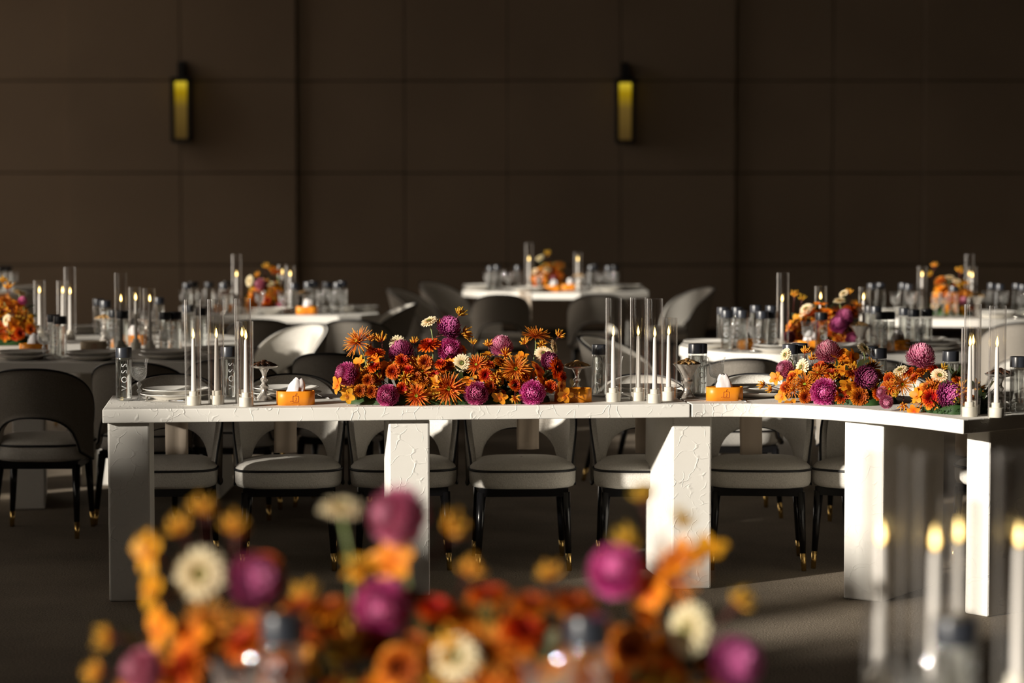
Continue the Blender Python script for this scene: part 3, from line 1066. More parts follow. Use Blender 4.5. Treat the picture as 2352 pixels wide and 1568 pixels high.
def tissue_box(px, D, zone, rot=0.0, beige=False, tissue=True, seed=1):
    p = at(px, D, TZ)
    t = thing('tissue_box', 'tissue box', 'beige oval tissue box' if beige else 'orange oval tissue box', zone, p, rot)
    ob('box_body', cached(('box', beige), lambda: m_box(BEIGE if beige else ORANGE)), t)
    e = ob('emblem', cached('emb', m_emblem), t)
    e['label'] = 'thin dark red line emblem'
    if tissue:
        s = ob('tissue', cached(('tis', seed), lambda: m_tissue(seed)), t)
        s['label'] = 'crumpled white tissue'
def fork(px, D, zone, rot=0.0):
    thing('fork', 'fork', 'steel fork beside a plate', zone, at(px, D, TZ + .0005), rot, mesh=cached('fork', m_fork))
def knife(px, D, zone, rot=0.0):
    thing('knife', 'knife', 'steel knife beside a plate', zone, at(px, D, TZ + .0005), rot, mesh=cached('knife', m_knife))

def yD(y, h=0.0):
    """distance of a thing whose foot (or height h above the table) is seen at image row y"""
    p = pz(1176, y, TZ + h)
    return p.y
# middle table
bottle(285, yD(920), 'M', 12)
goblet(320, yD(919), 'M')
plates(405, 9.86, 'M')
knife(382, 9.70, 'M', angM + rad(78)); fork(338, 9.84, 'M', angM)
candle(444, yD(930), True, 'M', 0.002, 0.0)
candle(497, yD(928), True, 'M', 0.002, 0.0)
candle(559, 9.68, True, 'M', -0.004, 0)
candle(564, yD(933), False, 'M', 0.003, 0)
bottle(526, 9.83, 'M', 25)
stand(607, yD(918), 'M', 'baluster', True)
plates(657, 9.93, 'M')
fork(738, 9.93, 'M', angM + 0.3); knife(586, 9.9, 'M', angM)
tissue_box(679, yD(931) + .04, 'M', angM, seed=3)
tissue_box(1316, 9.72, 'M', angM, tissue=False)
stand(1325, 9.80, 'M', 'baluster')
bottle(1377, yD(911), 'M', -8)
goblet(1410, 9.95, 'M')
candle(1409, yD(922) , True, 'M', -0.001, 0.0)
candle(1465, yD(920), True, 'M', 0.001, 0.0)
candle(1503, yD(925), True, 'M', 0.001, 0.0)
candle(1537, yD(919), False, 'M', -0.003, 0.0)
plates(1487, 9.98, 'M')
stand(1578, yD(913), 'K', 'trumpet')
bottle(1606, yD(908), 'K', 150)
bottle(1598, 10.02, 'K', 40)
goblet(1645, 9.93, 'K')
tissue_box(1664, yD(921) + .04, 'K', angM, seed=5)
plates(1738, 9.97, 'K'); fork(1690, 9.78, 'K', rad(20))
bottle(1814, 9.98, 'K'); bottle(1836, 10.05, 'K')
bottle(2017, 9.72, 'K'); bottle(1997, 9.85, 'K')
goblet(2051, 9.72, 'K')
bottle(2182, 9.55, 'K', 80)
candle(2232, 9.16, True, 'K', 0.003, 0.0)
candle(2226, yD(956), False, 'K', 0.001, 0.0)
candle(2289, 9.04, True, 'K', -0.001, 0.0)
stand(2296, 9.36, 'K', 'baluster', True)
bottle(2338, 9.22, 'K', 60)
plates(2345, 9.55, 'K')
# left table
for a in [(92, 14.05, False), (145, 14.05, False), (162, 13.9, True), (279, 12.9, True), (311, 13.08, False), (344, 12.9, False)]:
    candle(a[0], a[1], a[2], 'A', R.uniform(-.004, .004))
for px, D in [(124, 12.5), (139, 12.32), (264, 13.0), (282, 12.88), (227, 14.4), (243, 14.15), (380, 12.75), (404, 12.8), (433, 13.6), (462, 13.2), (366, 15.0 - .4)]:
    bottle(px, D, 'A')
for px, D in [(102, 12.18), (250, 12.55), (380, 12.45), (122, 13.2), (337, 13.9)]:
    goblet(px, D, 'A')
for px, D in [(55, 12.26), (215, 12.22), (385, 12.3), (190, 14.6), (330, 14.6), (520, 12.6)]:
    plates(px, D, 'A')
stand(240, 13.6, 'A', 'baluster'); stand(337, 13.5, 'A', 'baluster', pile=False)
tissue_box(78, 12.68, 'A', 0); tissue_box(218, 12.85, 'A', 0.1, beige=True, tissue=False); tissue_box(305, 13.45, 'A', 0)
# far left-centre table
candle(544, 16.95, True, 'B'); candle(667, 17.0, False, 'B'); candle(649, 17.35, False, 'B')
for px, D in [(431, 17.0), (446, 17.3), (481, 17.2), (515, 17.0), (524, 17.4), (676, 16.95), (709, 17.2), (721, 17.4), (752, 17.2), (776, 17.1), (787, 17.4)]:
    bottle(px, D, 'B')
for px, D in [(424, 16.98), (457, 17.0), (500, 17.05), (597, 16.85), (650, 16.85), (735, 17.0), (762, 16.98), (742, 17.3), (786, 17.0)]:
    goblet(px, D, 'B')
stand(520, 16.9, 'B', 'baluster', True); stand(700, 17.05, 'B', 'baluster')
tissue_box(705, 16.92, 'B', 0); tissue_box(516, 17.2, 'B', 0, tissue=False)
for px, D in [(620, 16.95), (780, 17.15), (828, 17.25), (470, 17.4)]:
    plates(px, D, 'B')
# farthest table
candle(1215, 21.0, True, 'C'); candle(1327, 21.0, False, 'C')
for px, D in [(1127, 21.0), (1142, 21.3), (1190, 21.2), (1358, 21.2), (1366, 21.5), (1398, 21.1), (1411, 21.3)]:
    bottle(px, D, 'C')
for px, D in [(1120, 21.1), (1168, 20.9), (1237, 20.8), (1343, 20.9), (1381, 21.0), (1404, 21.0), (1150, 21.5)]:
    goblet(px, D, 'C')
stand(1330, 20.82, 'C', 'baluster')
tissue_box(1270, 20.85, 'C', 0); tissue_box(1308, 21.2, 'C', 0)
for px, D in [(1100, 21.4), (1395, 21.05), (1440, 21.3), (1215, 20.83)]:
    plates(px, D, 'C')
# table behind the curved one
candle(1797, 12.9, True, 'D', -.003); candle(1884, 13.2, False, 'D'); candle(1985, 13.12, False, 'D', -.006)
for px, D in [(1660, 13.3), (1669, 12.95), (1693, 13.3), (1704, 12.95), (1736, 13.55), (1750, 12.86), (1769, 12.9), (1771, 13.5), (1886, 12.72),
              (1997, 13.5), (2011, 13.4), (2024, 12.76), (2041, 12.78), (2077, 13.2), (2098, 13.05), (2127, 13.1)]:
    bottle(px, D, 'D', 10 if px == 1886 else None)
for px, D in [(1677, 12.9), (1733, 12.78), (1855, 12.78), (2011, 12.85), (2113, 13.0), (1708, 13.1)]:
    goblet(px, D, 'D')
stand(1975, 12.85, 'D', 'trumpet')
tissue_box(1731, 13.05, 'D', 0, tissue=False); tissue_box(1858, 12.95, 'D', 0); tissue_box(2060, 13.0, 'D', 0.1)
for px, D in [(1628, 13.15), (1790, 12.8), (1955, 12.8), (2140, 12.95), (2120, 13.4)]:
    plates(px, D, 'D')
knife(1700, 12.85, 'D', 1.2); fork(2090, 12.75, 'D', 1.3)
# far right table
candle(2117, 16.9, False, 'E'); candle(2225, 17.0, True, 'E'); candle(2232, 16.75, False, 'E')
for px, D in [(2002, 16.9), (2022, 17.0), (2074, 17.0), (2087, 16.8), (2190, 16.45), (2278, 17.0), (2296, 16.8), (2335, 16.9), (2349, 16.7)]:
    bottle(px, D, 'E')
for px, D in [(2056, 16.65), (2093, 16.6), (2150, 16.5), (2167, 16.48), (2268, 16.8), (2304, 16.7), (2345, 16.6)]:
    goblet(px, D, 'E')
stand(2245, 16.6, 'E', 'trumpet')
for px, D in [(2045, 16.9), (2290, 16.45), (2345, 16.9)]:
    plates(px, D, 'E')
fork(2330, 16.35, 'E', 1.2)
# far left corner table
for px, D in [(4, 20.95), (20, 21.0)]:
    bottle(px, D, 'G')
for px, D in [(14, 20.85), (32, 20.9)]:
    goblet(px, D, 'G')
plates(60, 21.0, 'G')
# near blurred table
for px, D in [(652, 3.52), (1348, 3.50), (2190, 3.50)]:
    bottle(px, D, 'N')
for px, D in [(548, 3.42), (1255, 3.42), (2105, 3.42)]:
    goblet(px, D, 'N')
candle(2028, 3.90, True, 'N', -0.006); candle(2146, 3.84, True, 'N', -0.002); candle(2202, 3.93, False, 'N', -0.004); candle(2328, 3.88, True, 'N', 0.006)

# napkins over the table edge
def napkin(px, y_bot, edge, ang, label, wd=0.098, seed=1):
    rr = random.Random(seed)
    m = MB()
    hang = TZ - (CAMH - (y_bot - 449) / (F / edge.y))
    path = [(-.13, .004), (-.06, .004), (-.01, .004), (.006, .001), (.012, -.012), (.014, -.05)] + [(.014 + .004 * math.sin(k * 1.3 + seed), -.05 - (hang - .05) * k / 5) for k in range(1, 6)]
    n = 9
    vs, fs = [], []
    for j, (d, z) in enumerate(path):
        for i in range(n):
            u = i / (n - 1)
            fold = 0.0035 * math.sin(u * 9 + seed + j * .25) * min(1, j / 4) + (0.005 if u > .82 else 0)
            vs.append(((u - .5) * wd * (1 - .04 * j / len(path)), d + fold, z + (0.0015 * math.sin(u * 7 + seed) if j < 3 else 0)))
    N = len(path)
    for j in range(N - 1):
        for i in range(n - 1):
            a = j * n + i
            fs.append((a, a + 1, a + 1 + n, a + n))
    m.add(vs, fs)
    me = m.mesh('napkin', NAPKIN)
    o = thing('napkin', 'napkin', '', None, (edge.x, edge.y, TZ), ang, group='taupe napkins hanging over table edges', label=label, mesh=me)
    sol = o.modifiers.new('thickness', 'SOLIDIFY')
    sol.thickness = 0.005
    sol.offset = 1.0
def backM(px):
    p = frontM(px) + nrmM * DEP
    for _ in range(5):
        p = p + dirM * ((px - px_of(p)) / F * p.y)
    return p
napkin(405, 1046, backM(405), angM, 'taupe napkin hanging behind the table beside the left leg', seed=1)
napkin(655, 1042, backM(655), angM, 'taupe napkin hanging above the second grey chair', seed=2)
napkin(1214, 1034, backM(1214), angM, 'sunlit taupe napkin hanging above the centre chair', seed=3)
napkin(1487, 1042, backM(1487), angM, 'taupe napkin hanging just left of the joint leg', seed=4)
eK = backK[6]
napkin(1727, 1046, at(1727, backK[5].y + .005, TZ), angM - .05, 'shaded taupe napkin hanging under the curved table', seed=5)
napkin(2210, 1050, at(2210, backK[15].y + .0, TZ), rad(-50), 'shaded taupe napkin at the far right under the curved table', seed=6)
napkin(1206, 738, at(1206, 20.66, TZ), math.pi, 'blurred taupe napkin hanging off the farthest table', wd=.11, seed=7)

# ------------------------------------------------------------------ flowers
def p_round(t):
    return (0.25 + 0.75 * math.sin(math.pi * min(1, 0.12 + 0.80 * t))) if t < .96 else 0.45
def p_quill(t):
    return 0.7 + 0.3 * t if t < 0.85 else 0.55
def p_strap(t):
    return 0.45 + 0.75 * math.sin(math.pi * (0.1 + 0.72 * t))
def p_bud(t):
    return 0.5 + 0.6 * math.sin(math.pi * t)
def bloom_pompon(rr):
    m = MB()
    N, Rr = 430, 0.043
    m.lathe([(0.002, -.030), (.020, -.022), (.029, 0), (.022, .020), (.002, .030)], 14)
    for i in range(len(m.t)):
        m.t[i] = 0.0
    g = math.pi * (3 - math.sqrt(5))
    for i in range(N):
        z = 1 - 1.75 * (i + .5) / N
        r = math.sqrt(max(0, 1 - z * z))
        a = g * i
        d = Vector((r * math.cos(a), r * math.sin(a), z))
        up = Vector((0, 0, 1)) - d * d.z
        if up.length < 0.05:
            up = d.orthogonal()
        up.normalize()
        d2 = (d + up * -0.15 + Vector((rr.uniform(-.12, .12), rr.uniform(-.12, .12), rr.uniform(-.12, .12)))).normalized()
        n2 = (up - d2 * up.dot(d2)).normalized()
        s = Rr * (1.0 + rr.uniform(-.06, .06)) * (1.06 if z < -.2 else 1)
        m.petal(d * s * .58, d2, n2, s * .52, s * .115, 1.15, 4, p_strap, 0.0, rr.uniform(.8, 1.0), cup=-.35)
    return m
def bloom_gerbera(rr):
    m = MB()
    Rr = 0.034
    for ring, (n, L, z0, el, w_) in enumerate(((19, .0265, -.001, 6, .0105), (17, .0225, .002, 16, .0085), (14, .0115, .004, 34, .0050))):
        for i in range(n):
            a = 2 * math.pi * (i + .5 * (ring % 2)) / n + rr.uniform(-.05, .05)
            e = rad(el + rr.uniform(-6, 6))
            d = Vector((math.cos(a) * math.cos(e), math.sin(a) * math.cos(e), math.sin(e)))
            nn = Vector((-math.cos(a) * math.sin(e), -math.sin(a) * math.sin(e), math.cos(e)))
            m.petal(Vector((math.cos(a), math.sin(a), 0)) * .0065 + Vector((0, 0, z0)), d, nn, L, w_, rad(-14), 4, p_round, 0.15 + .1 * (ring == 0), 1.0, cup=.22)
    m.lathe([(.003, -.008), (.010, -.004), (.012, .0)], 12)
    return m
def bloom_center(rr, r=.0085, h=.004):
    m = MB()
    prof = [(r, 0), (r * .93, h * .6), (r * .6, h), (r * .3, h * .9), (.0003, h * .55)]
    m.lathe(prof, 14)
    n = 14
    for i in range(len(m.t)):
        m.t[i] = [1.0, .7, .4, .25, 0.0][min(4, i // n)]
    return m
def bloom_spider(rr):
    m = MB()
    for ring, (n, L, el) in enumerate(((22, .056, -4), (22, .052, 16), (20, .044, 36), (16, .033, 55), (12, .020, 72))):
        for i in range(n):
            a = 2 * math.pi * (i + .5 * (ring % 2)) / n + rr.uniform(-.12, .12)
            e = rad(el + rr.uniform(-9, 9))
            d = Vector((math.cos(a) * math.cos(e), math.sin(a) * math.cos(e), math.sin(e)))
            nn = Vector((-math.cos(a) * math.sin(e), -math.sin(a) * math.sin(e), math.cos(e)))
            ln = L * rr.uniform(.85, 1.08)
            m.petal(Vector((math.cos(a), math.sin(a), 0)) * .005, d, nn, ln, .0040, rad(rr.uniform(-30, 25)), 5, p_quill, 0.0, rr.uniform(.75, 1.0), cup=.7)
    m.lathe([(.002, -.010), (.008, -.004), (.008, .0)], 10)
    return m
def bloom_button(rr):
    m = MB()
    for ring, (n, L, el) in enumerate(((22, .0250, -14), (22, .0238, 3), (20, .0212, 18), (17, .0175, 34), (13, .0125, 52), (8, .0075, 72))):
        for i in range(n):
            a = 2 * math.pi * (i + .5 * (ring % 2)) / n + rr.uniform(-.08, .08)
            e = rad(el + rr.uniform(-6, 6))
            d = Vector((math.cos(a) * math.cos(e), math.sin(a) * math.cos(e), math.sin(e)))
            nn = Vector((-math.cos(a) * math.sin(e), -math.sin(a) * math.sin(e), math.cos(e)))
            t1 = 1.0 - ring * .12
            m.petal(Vector((math.cos(a), math.sin(a), 0)) * .003, d, nn, L * rr.uniform(.90, 1.06), .0050, rad(rr.uniform(-12, 14)), 3, p_strap, max(0, t1 - .6), t1 * rr.uniform(.9, 1.0), cup=.55)
    m.lathe([(.002, -.010), (.010, -.006), (.010, .0), (.002, .005)], 10)
    for i in range(len(m.t) - 40, len(m.t)):
        m.t[i] = 0.05
    return m
def bloom_orchid(rr):
    m = MB()
    for i in range(5):
        a = math.pi / 2 + 2 * math.pi * i / 5
        e = rad(12 + rr.uniform(-14, 18))
        d = Vector((math.cos(a) * math.cos(e), math.sin(a) * math.cos(e), math.sin(e)))
        nn = Vector((-math.cos(a) * math.sin(e), -math.sin(a) * math.sin(e), math.cos(e)))
        m.petal(Vector((0, 0, .001 * (i % 2))), d, nn, .036, .026 if i in (0, 2, 3) else .030, rad(rr.uniform(-45, 10)), 6, p_round, 0.25, 1.0, cup=.25)
    for s in (-1, 0, 1):
        d = Vector((.5 * s, -.6, .75)).normalized()
        m.petal(Vector((0, 0, .002)), d, Vector((0, .75, .6)), .016, .009, rad(-50), 4, p_round, 0.0, .5, cup=.3)
    m.tube([(0, 0, 0), (0, -.004, -.018), (0, -.012, -.040)], [.0022, .0018, .0014], 5)
    return m
def bloom_kanga(rr):
    m = MB()
    for i in range(11):
        a = i * 2.4
        e = 0.15 + 0.95 * math.sqrt((i + .3) / 11)
        d = Vector((math.sin(e) * math.cos(a), math.sin(e) * math.sin(a), math.cos(e)))
        q = Vector((0, 0, -.012 + .010 * rr.random()))
        L = rr.uniform(.026, .040)
        side = d.cross(Vector((0, 0, 1))).normalized() if abs(d.z) < .98 else Vector((1, 0, 0))
        up = side.cross(d)
        mid = q + d * L * .55 - up * .003
        end = q + d * L
        m.tube([q, q + d * L * .2, mid, end], [.0012, .0028, .0042, .0026], 6, ts=[0, .25, .6, .85])
        for k in range(3):
            t_ = k * 2.1 + a
            dd = (d + (side * math.cos(t_) + up * math.sin(t_)) * .75).normalized()
            m.petal(end, dd, d, .009, .0030, rad(-25), 2, p_bud, .8, 1.0)
    return m
def stem_kanga():
    m = MB()
    m.tube([(0, 0, -.010), (.002, .001, -.04), (0, .004, -.11)], [.0016, .0018, .0022], 5)
    for s in (-1, 1):
        m.tube([(.001, .001, -.045), (.010 * s, .0, -.020), (.018 * s, -.002, -.002)], [.0013, .0011, .001], 5)
    return m
BL = {}
for kind, fn, nvar in (('pompon', bloom_pompon, 2), ('gerbera', bloom_gerbera, 3), ('spider', bloom_spider, 3), ('button', bloom_button, 3), ('orchid', bloom_orchid, 4), ('kanga', bloom_kanga, 3)):
    BL[kind] = [fn(random.Random(31 * k + len(kind))) for k in range(nvar)]
def bloom_mesh(kind, var):
    base = {'pomponp': 'pompon', 'pompond': 'pompon'}.get(kind, kind)
    return cached(('bloom', kind, var), lambda: BL[base][var].mesh(NAMES[kind], PET[kind]))
NAMES = {'pompon': 'chrysanthemum', 'pomponp': 'chrysanthemum', 'pompond': 'chrysanthemum', 'gerbera': 'gerbera', 'spider': 'spider_chrysanthemum',
         'button': 'button_chrysanthemum', 'orchid': 'orchid', 'kanga': 'kangaroo_paw'}
PLAB = {'pompon': 'magenta ball bloom', 'pomponp': 'dusty pink ball bloom', 'pompond': 'dark plum ball bloom', 'gerbera': 'cream daisy bloom', 'spider': 'bronze spidery bloom',
        'button': 'rust orange button bloom', 'orchid': 'orange orchid bloom', 'kanga': 'yellow tipped buds on a red stem'}
SZ = {'pompon': .043, 'pomponp': .043, 'pompond': .043, 'gerbera': .034, 'spider': .056, 'button': .0255, 'orchid': .036, 'kanga': .040}
def put_bloom(root, kind, P, face, size=None, rr=R):
    """P world place of the bloom's centre, face its axis"""
    base = {'pomponp': 'pompon', 'pompond': 'pompon'}.get(kind, kind)
    var = rr.randrange(len(BL[base]))
    o = bpy.data.objects.new(NAMES[kind], bloom_mesh(kind, var))
    COL.objects.link(o)
    o.parent = root
    q = Vector(face).normalized().to_track_quat('Z', 'Y') @ Quaternion((0, 0, 1), rr.uniform(0, 6.28) if kind != 'orchid' else rr.uniform(-.7, .7))
    o.rotation_mode = 'QUATERNION'
    o.rotation_quaternion = q
    o.location = Vector(P) - root.location
    s = (size / SZ[kind]) if size else rr.uniform(.88, 1.08)
    o.scale = (s, s, s)
    o['label'] = PLAB[kind]
    if base == 'gerbera':
        ob('flower_eye', cached('eye', lambda: bloom_center(R, .0105, .0055).mesh('flower_eye', CENTER)), o, (0, 0, .002))
    elif base == 'spider':
        ob('flower_eye', cached('eyeg', lambda: bloom_center(R, .0075, .005).mesh('green_flower_eye', CENTERG)), o, (0, 0, .006))
    elif base == 'kanga':
        ob('stem', cached('kstem', lambda: stem_kanga().mesh('red_stem', STEMR)), o)
    return o
def stem(root, P, foot, r=.0024, matr=STEMG):
    P, foot = Vector(P) - root.location, Vector(foot) - root.location
    mid = P.lerp(foot, .5) + Vector((.010, 0, .012))
    o = ob('stem', MB().tube([P, P.lerp(mid, .5) + Vector((.004, 0, .006)), mid, foot], [r, r, r * .95, r * .9], 7).mesh('flower_stem', matr), root)
    return o
def arrangement(name_label, cx, cyv, z, a, b, h, items, nfill, seed, ang=0.0, pools=None, leaves=110, group='flower arrangements on the tables'):
    """a: half length, b: half depth, h: dome height"""
    rr = random.Random(seed)
    root = thing('flower_arrangement', 'flowers', '', None, (cx, cyv, z), 0, group=group, label=name_label)
    ca, sa = math.cos(ang), math.sin(ang)
    def loc(u, v, w_):
        return Vector((cx + u * ca - v * sa, cyv + u * sa + v * ca, z + w_))
    # moss base
    m = MB()
    n, k = 40, 7
    vs, fs, ts = [], [], []
    for j in range(k + 1):
        t = j / k
        for i in range(n):
            u = 2 * math.pi * i / n
            rx, ry = (a * .93) * math.cos(t * 1.45), (b * .93) * math.cos(t * 1.45)
            e = 2 / 2.8
            cu, su = math.cos(u), math.sin(u)
            x = abs(cu) ** e * (1 if cu > 0 else -1) * rx
            yv = abs(su) ** e * (1 if su > 0 else -1) * ry
            nz_ = noise.noise(Vector((x * 30, yv * 30, t * 4 + seed))) * .012
            p = loc(x + nz_ * cu, yv + nz_ * su, max(0, .065 * math.sin(t * 1.5) + nz_ * (t > 0)))
            vs.append(p - root.location)
            ts.append(min(1, max(0, .5 + nz_ * 40)))
    for j in range(k):
        for i in range(n):
            q, q2 = j * n + i, j * n + (i + 1) % n
            fs.append((q, q2, q2 + n, q + n))
    m.add(vs, fs, ts)
    for i in range(500):
        u = rr.uniform(0, 6.28)
        t = rr.random() ** 1.5 * .8
        x, yv = a * .93 * math.cos(t * 1.45) * math.cos(u), b * .95 * math.cos(t * 1.45) * math.sin(u)
        P = loc(x, yv, .065 * math.sin(t * 1.5)) - root.location
        d = Vector((math.cos(u) * .8 + rr.uniform(-.5, .5), math.sin(u) * .8 + rr.uniform(-.5, .5), .4 + rr.random()))
        m.petal(P, d, Vector((0, 0, 1)).cross(d).cross(d) * -1 if d.length else Vector((0, 0, 1)), .012, .006, .4, 2, p_bud, .2, 1.0)
    ob('moss_base', m.mesh('moss_base', MOSS), root)
    # foliage inside the dome
    m = MB()
    for i in range(leaves):
        u, v = rr.uniform(-1, 1), rr.uniform(-1, 1)
        if u * u + v * v > 1:
            continue
        top = math.sqrt(max(0, 1 - u * u * .7 - v * v)) * h * .80
        P = loc(u * a * .92, v * b * .85, .02 + top * rr.random()) - root.location
        d = Vector((u * .9 + rr.uniform(-.5, .5), v * .9 - .25 + rr.uniform(-.4, .4), .3 + rr.random()))
        nn = d.orthogonal()
        nn.rotate(Quaternion(d.normalized(), rr.uniform(0, 6.28)))
        m.petal(P, d, nn, rr.uniform(.04, .075), rr.uniform(.014, .026), rad(rr.uniform(-40, 40)), 4, p_bud, 0.1, rr.uniform(.4, 1.0), cup=.25)
    f = ob('foliage', m.mesh('foliage', LEAF), root)
    f['kind'] = 'stuff'
    # the placed blooms: (px, py, kind, radius px or None, facing code)
    faces = {'u': (0, -.25, 1), 'l': (-.8, -.6, .25), 'r': (.8, -.6, .2), 'f': (0, -1, .1), 'lu': (-.55, -.45, .8), 'ru': (.55, -.45, .8), 'd': (0, -.9, -.45), 'fu': (0, -.8, .55), 'L': (-1, -.15, .15), 'Rr': (1, -.2, .1)}
    for it in items:
        px, py, kind = it[:3]
        rpx = it[3] if len(it) > 3 else None
        fc = it[4] if len(it) > 4 else None
        D = cyv
        for _ in range(3):
            P = pd(px, py, D)
            du = ((P.x - cx) * ca) / a
            hh = max(0.0, P.z - z)
            k_ = max(0.0, 1 - (hh / h) ** 2 - .5 * max(0, abs(du) - .55) ** 2)
            D = cyv + du * a * sa - b * (math.sqrt(k_) if hh < h else 0)
        P = pd(px, py, D)
        if fc in faces:
            face = Vector(faces[fc])
        else:
            face = Vector(((P.x - cx) / a * .55, -.75 + .55 * min(1, hh / h), min(1.0, hh / h) * .8 + .05))
        face = face.normalized() + Vector((rr.uniform(-.18, .18), rr.uniform(-.12, .12), rr.uniform(-.15, .15)))
        size = rpx / F * P.y if rpx else None
        put_bloom(root, kind, P, face, size, rr)
        if hh > h * .72 and kind in ('gerbera', 'spider', 'pompon', 'pomponp', 'pompond'):
            stem(root, P - Vector(face).normalized() * .008, loc((P.x - cx) * .9, 0, .05), .0026)
    # fill
    pools = pools or ['button'] * 6 + ['orchid'] * 4 + ['kanga'] * 3 + ['spider'] * 1
    for i in range(nfill):
        u = rr.uniform(-1, 1)
        ph = rr.uniform(-1.5, 1.75)
        q = math.sqrt(max(.05, 1 - abs(u) ** 3))
        v, w_ = -math.cos(ph) * q, abs(math.sin(ph)) * q
        P = loc(u * a * .93, v * b * .85, .035 + w_ * h * .66)
        face = Vector((u * .6 + rr.uniform(-.3, .3), v * .8 - .2 + rr.uniform(-.25, .25), w_ * .9 + .1 + rr.uniform(-.1, .3)))
        put_bloom(root, rr.choice(pools), P, face, None, rr)
    return root

itemsM = [
 (796, 858, 'pompon', 26, 'l'), (890, 908, 'pompon', 25, 'f'), (1034, 803, 'pompon', 27, 'f'), (1031, 752, 'pompond', 27, 'ru'), (1094, 903, 'pompon', 27, 'f'),
 (1152, 795, 'pomponp', 25, 'u'), (1223, 902, 'pompon', 28, 'f'), (922, 808, 'pompond', 28, 'u'), (1262, 828, 'pompond', 20, 'r'),
 (913, 789, 'gerbera', 21, 'f'), (986, 738, 'gerbera', 22, 'lu'), (1061, 833, 'gerbera', 22, 'f'), (1249, 813, 'gerbera', 23, 'fu'),
 (822, 786, 'spider', 38, 'lu'), (1231, 772, 'spider', 36, 'u'), (957, 909, 'spider', 33, 'f'), (1030, 893, 'spider', 40, 'f'), (1185, 847, 'spider', 36, 'f'), (1094, 838, 'spider', 26, 'fu'), (1272, 797, 'gerbera', 20, 'Rr'),
 (828, 897, 'button', 15, 'f'), (854, 899, 'button', 15, 'f'), (846, 873, 'button', 15, 'f'), (903, 853, 'button', 18, 'f'), (924, 829, 'button', 18, 'fu'), (977, 832, 'button', 18, 'f'),
 (1012, 835, 'button', 15), (924, 891, 'button', 14, 'f'), (1115, 861, 'button', 16, 'f'), (1123, 837, 'button', 15), (1127, 887, 'button', 15), (1265, 887, 'button', 15, 'f'), (1278, 845, 'button', 24, 'r'),
 (985, 793, 'button', 27, 'u'), (860, 843, 'button', 18), (862, 812, 'button', 24, 'u'), (955, 866, 'button', 16), (973, 876, 'button', 14), (1183, 884, 'button', 15), (1148, 832, 'button', 16), (938, 850, 'button', 15),
 (815, 862, 'button', 14), (1205, 866, 'button', 14), (1290, 866, 'button', 15, 'r'),
 (776, 884, 'orchid', 22, 'l'), (799, 908, 'orchid', 20, 'd'), (826, 836, 'orchid', 22, 'lu'), (860, 826, 'orchid', 20), (982, 899, 'orchid', 22, 'd'), (1148, 911, 'orchid', 20, 'd'), (1232, 846, 'orchid', 22),
 (1237, 866, 'orchid', 19), (1297, 907, 'orchid', 21, 'd'), (1288, 884, 'orchid', 19, 'r'), (1197, 820, 'orchid', 20, 'u'), (1077, 876, 'orchid', 19), (1118, 815, 'orchid', 17), (1000, 878, 'orchid', 17), (1062, 802, 'orchid', 14, 'ru'),
 (852, 778, 'kanga', 18, 'u'), (876, 779, 'kanga', 21, 'u'), (1056, 720, 'kanga', 21, 'ru'), (1066, 765, 'kanga', 24, 'Rr'), (1122, 792, 'kanga', 17, 'u'), (1284, 770, 'kanga', 18, 'ru'), (1206, 787, 'kanga', 17, 'lu'),
 (952, 785, 'kanga', 15, 'u'), (1162, 814, 'kanga', 20, 'fu'), (1138, 866, 'kanga', 18, 'f'), (1184, 914, 'kanga', 19, 'd'), (931, 868, 'kanga', 22, 'f'), (1088, 787, 'kanga', 15, 'u'), (1010, 741, 'kanga', 13, 'u'), (846, 800, 'kanga', 15, 'u'), (1245, 790, 'kanga', 18, 'fu'),
]
pc = (frontM(765) + frontM(1310)) / 2 + nrmM * .20
arrangement('long sunlit orange and magenta flower arrangement on the middle table', pc.x, pc.y, TZ, 0.44, 0.155, 0.20, itemsM, 80, 3, angM, leaves=200)
itemsK1 = [
 (1902, 809, 'pomponp', 28, 'u'), (1894, 901, 'pompon', 31, 'f'), (1989, 868, 'pompond', 28, 'r'), (1803, 848, 'pomponp', 20, 'l'),
 (1804, 815, 'gerbera', 18, 'l'), (1842, 843, 'gerbera', 22, 'l'), (1985, 801, 'gerbera', 20, 'ru'),
 (1848, 882, 'spider', 28, 'f'), (1822, 893, 'spider', 26, 'l'), (1880, 858, 'spider', 26),
 (1928, 819, 'orchid', 26, 'fu'), (1957, 820, 'orchid', 22, 'r'), (1936, 852, 'orchid', 20), (1815, 930, 'orchid', 19, 'd'), (1946, 886, 'orchid', 21), (1796, 910, 'orchid', 18, 'l'), (1783, 868, 'orchid', 18, 'l'), (1827, 860, 'orchid', 18),
 (1883, 841, 'button', 17), (1957, 858, 'button', 18), (1934, 910, 'button', 19, 'f'), (1975, 911, 'button', 22, 'f'), (1908, 858, 'button', 17), (1850, 911, 'button', 16, 'f'), (1818, 868, 'button', 15), (1805, 890, 'button', 16, 'l'), (1970, 885, 'button', 16),
 (1752, 883, 'kanga', 16, 'L'), (1849, 808, 'kanga', 18, 'u'), (1965, 940, 'kanga', 14, 'd'), (1866, 822, 'kanga', 18, 'u'), (1770, 893, 'kanga', 15, 'L'), (1915, 868, 'kanga', 16),
]
p0 = edgeK(1888) + normK(13) * .23
arrangement('orange and plum flower arrangement left of the pair on the curved table', p0.x, p0.y, TZ, 0.195, 0.155, 0.165, itemsK1, 40, 5, rad(-28), leaves=120)
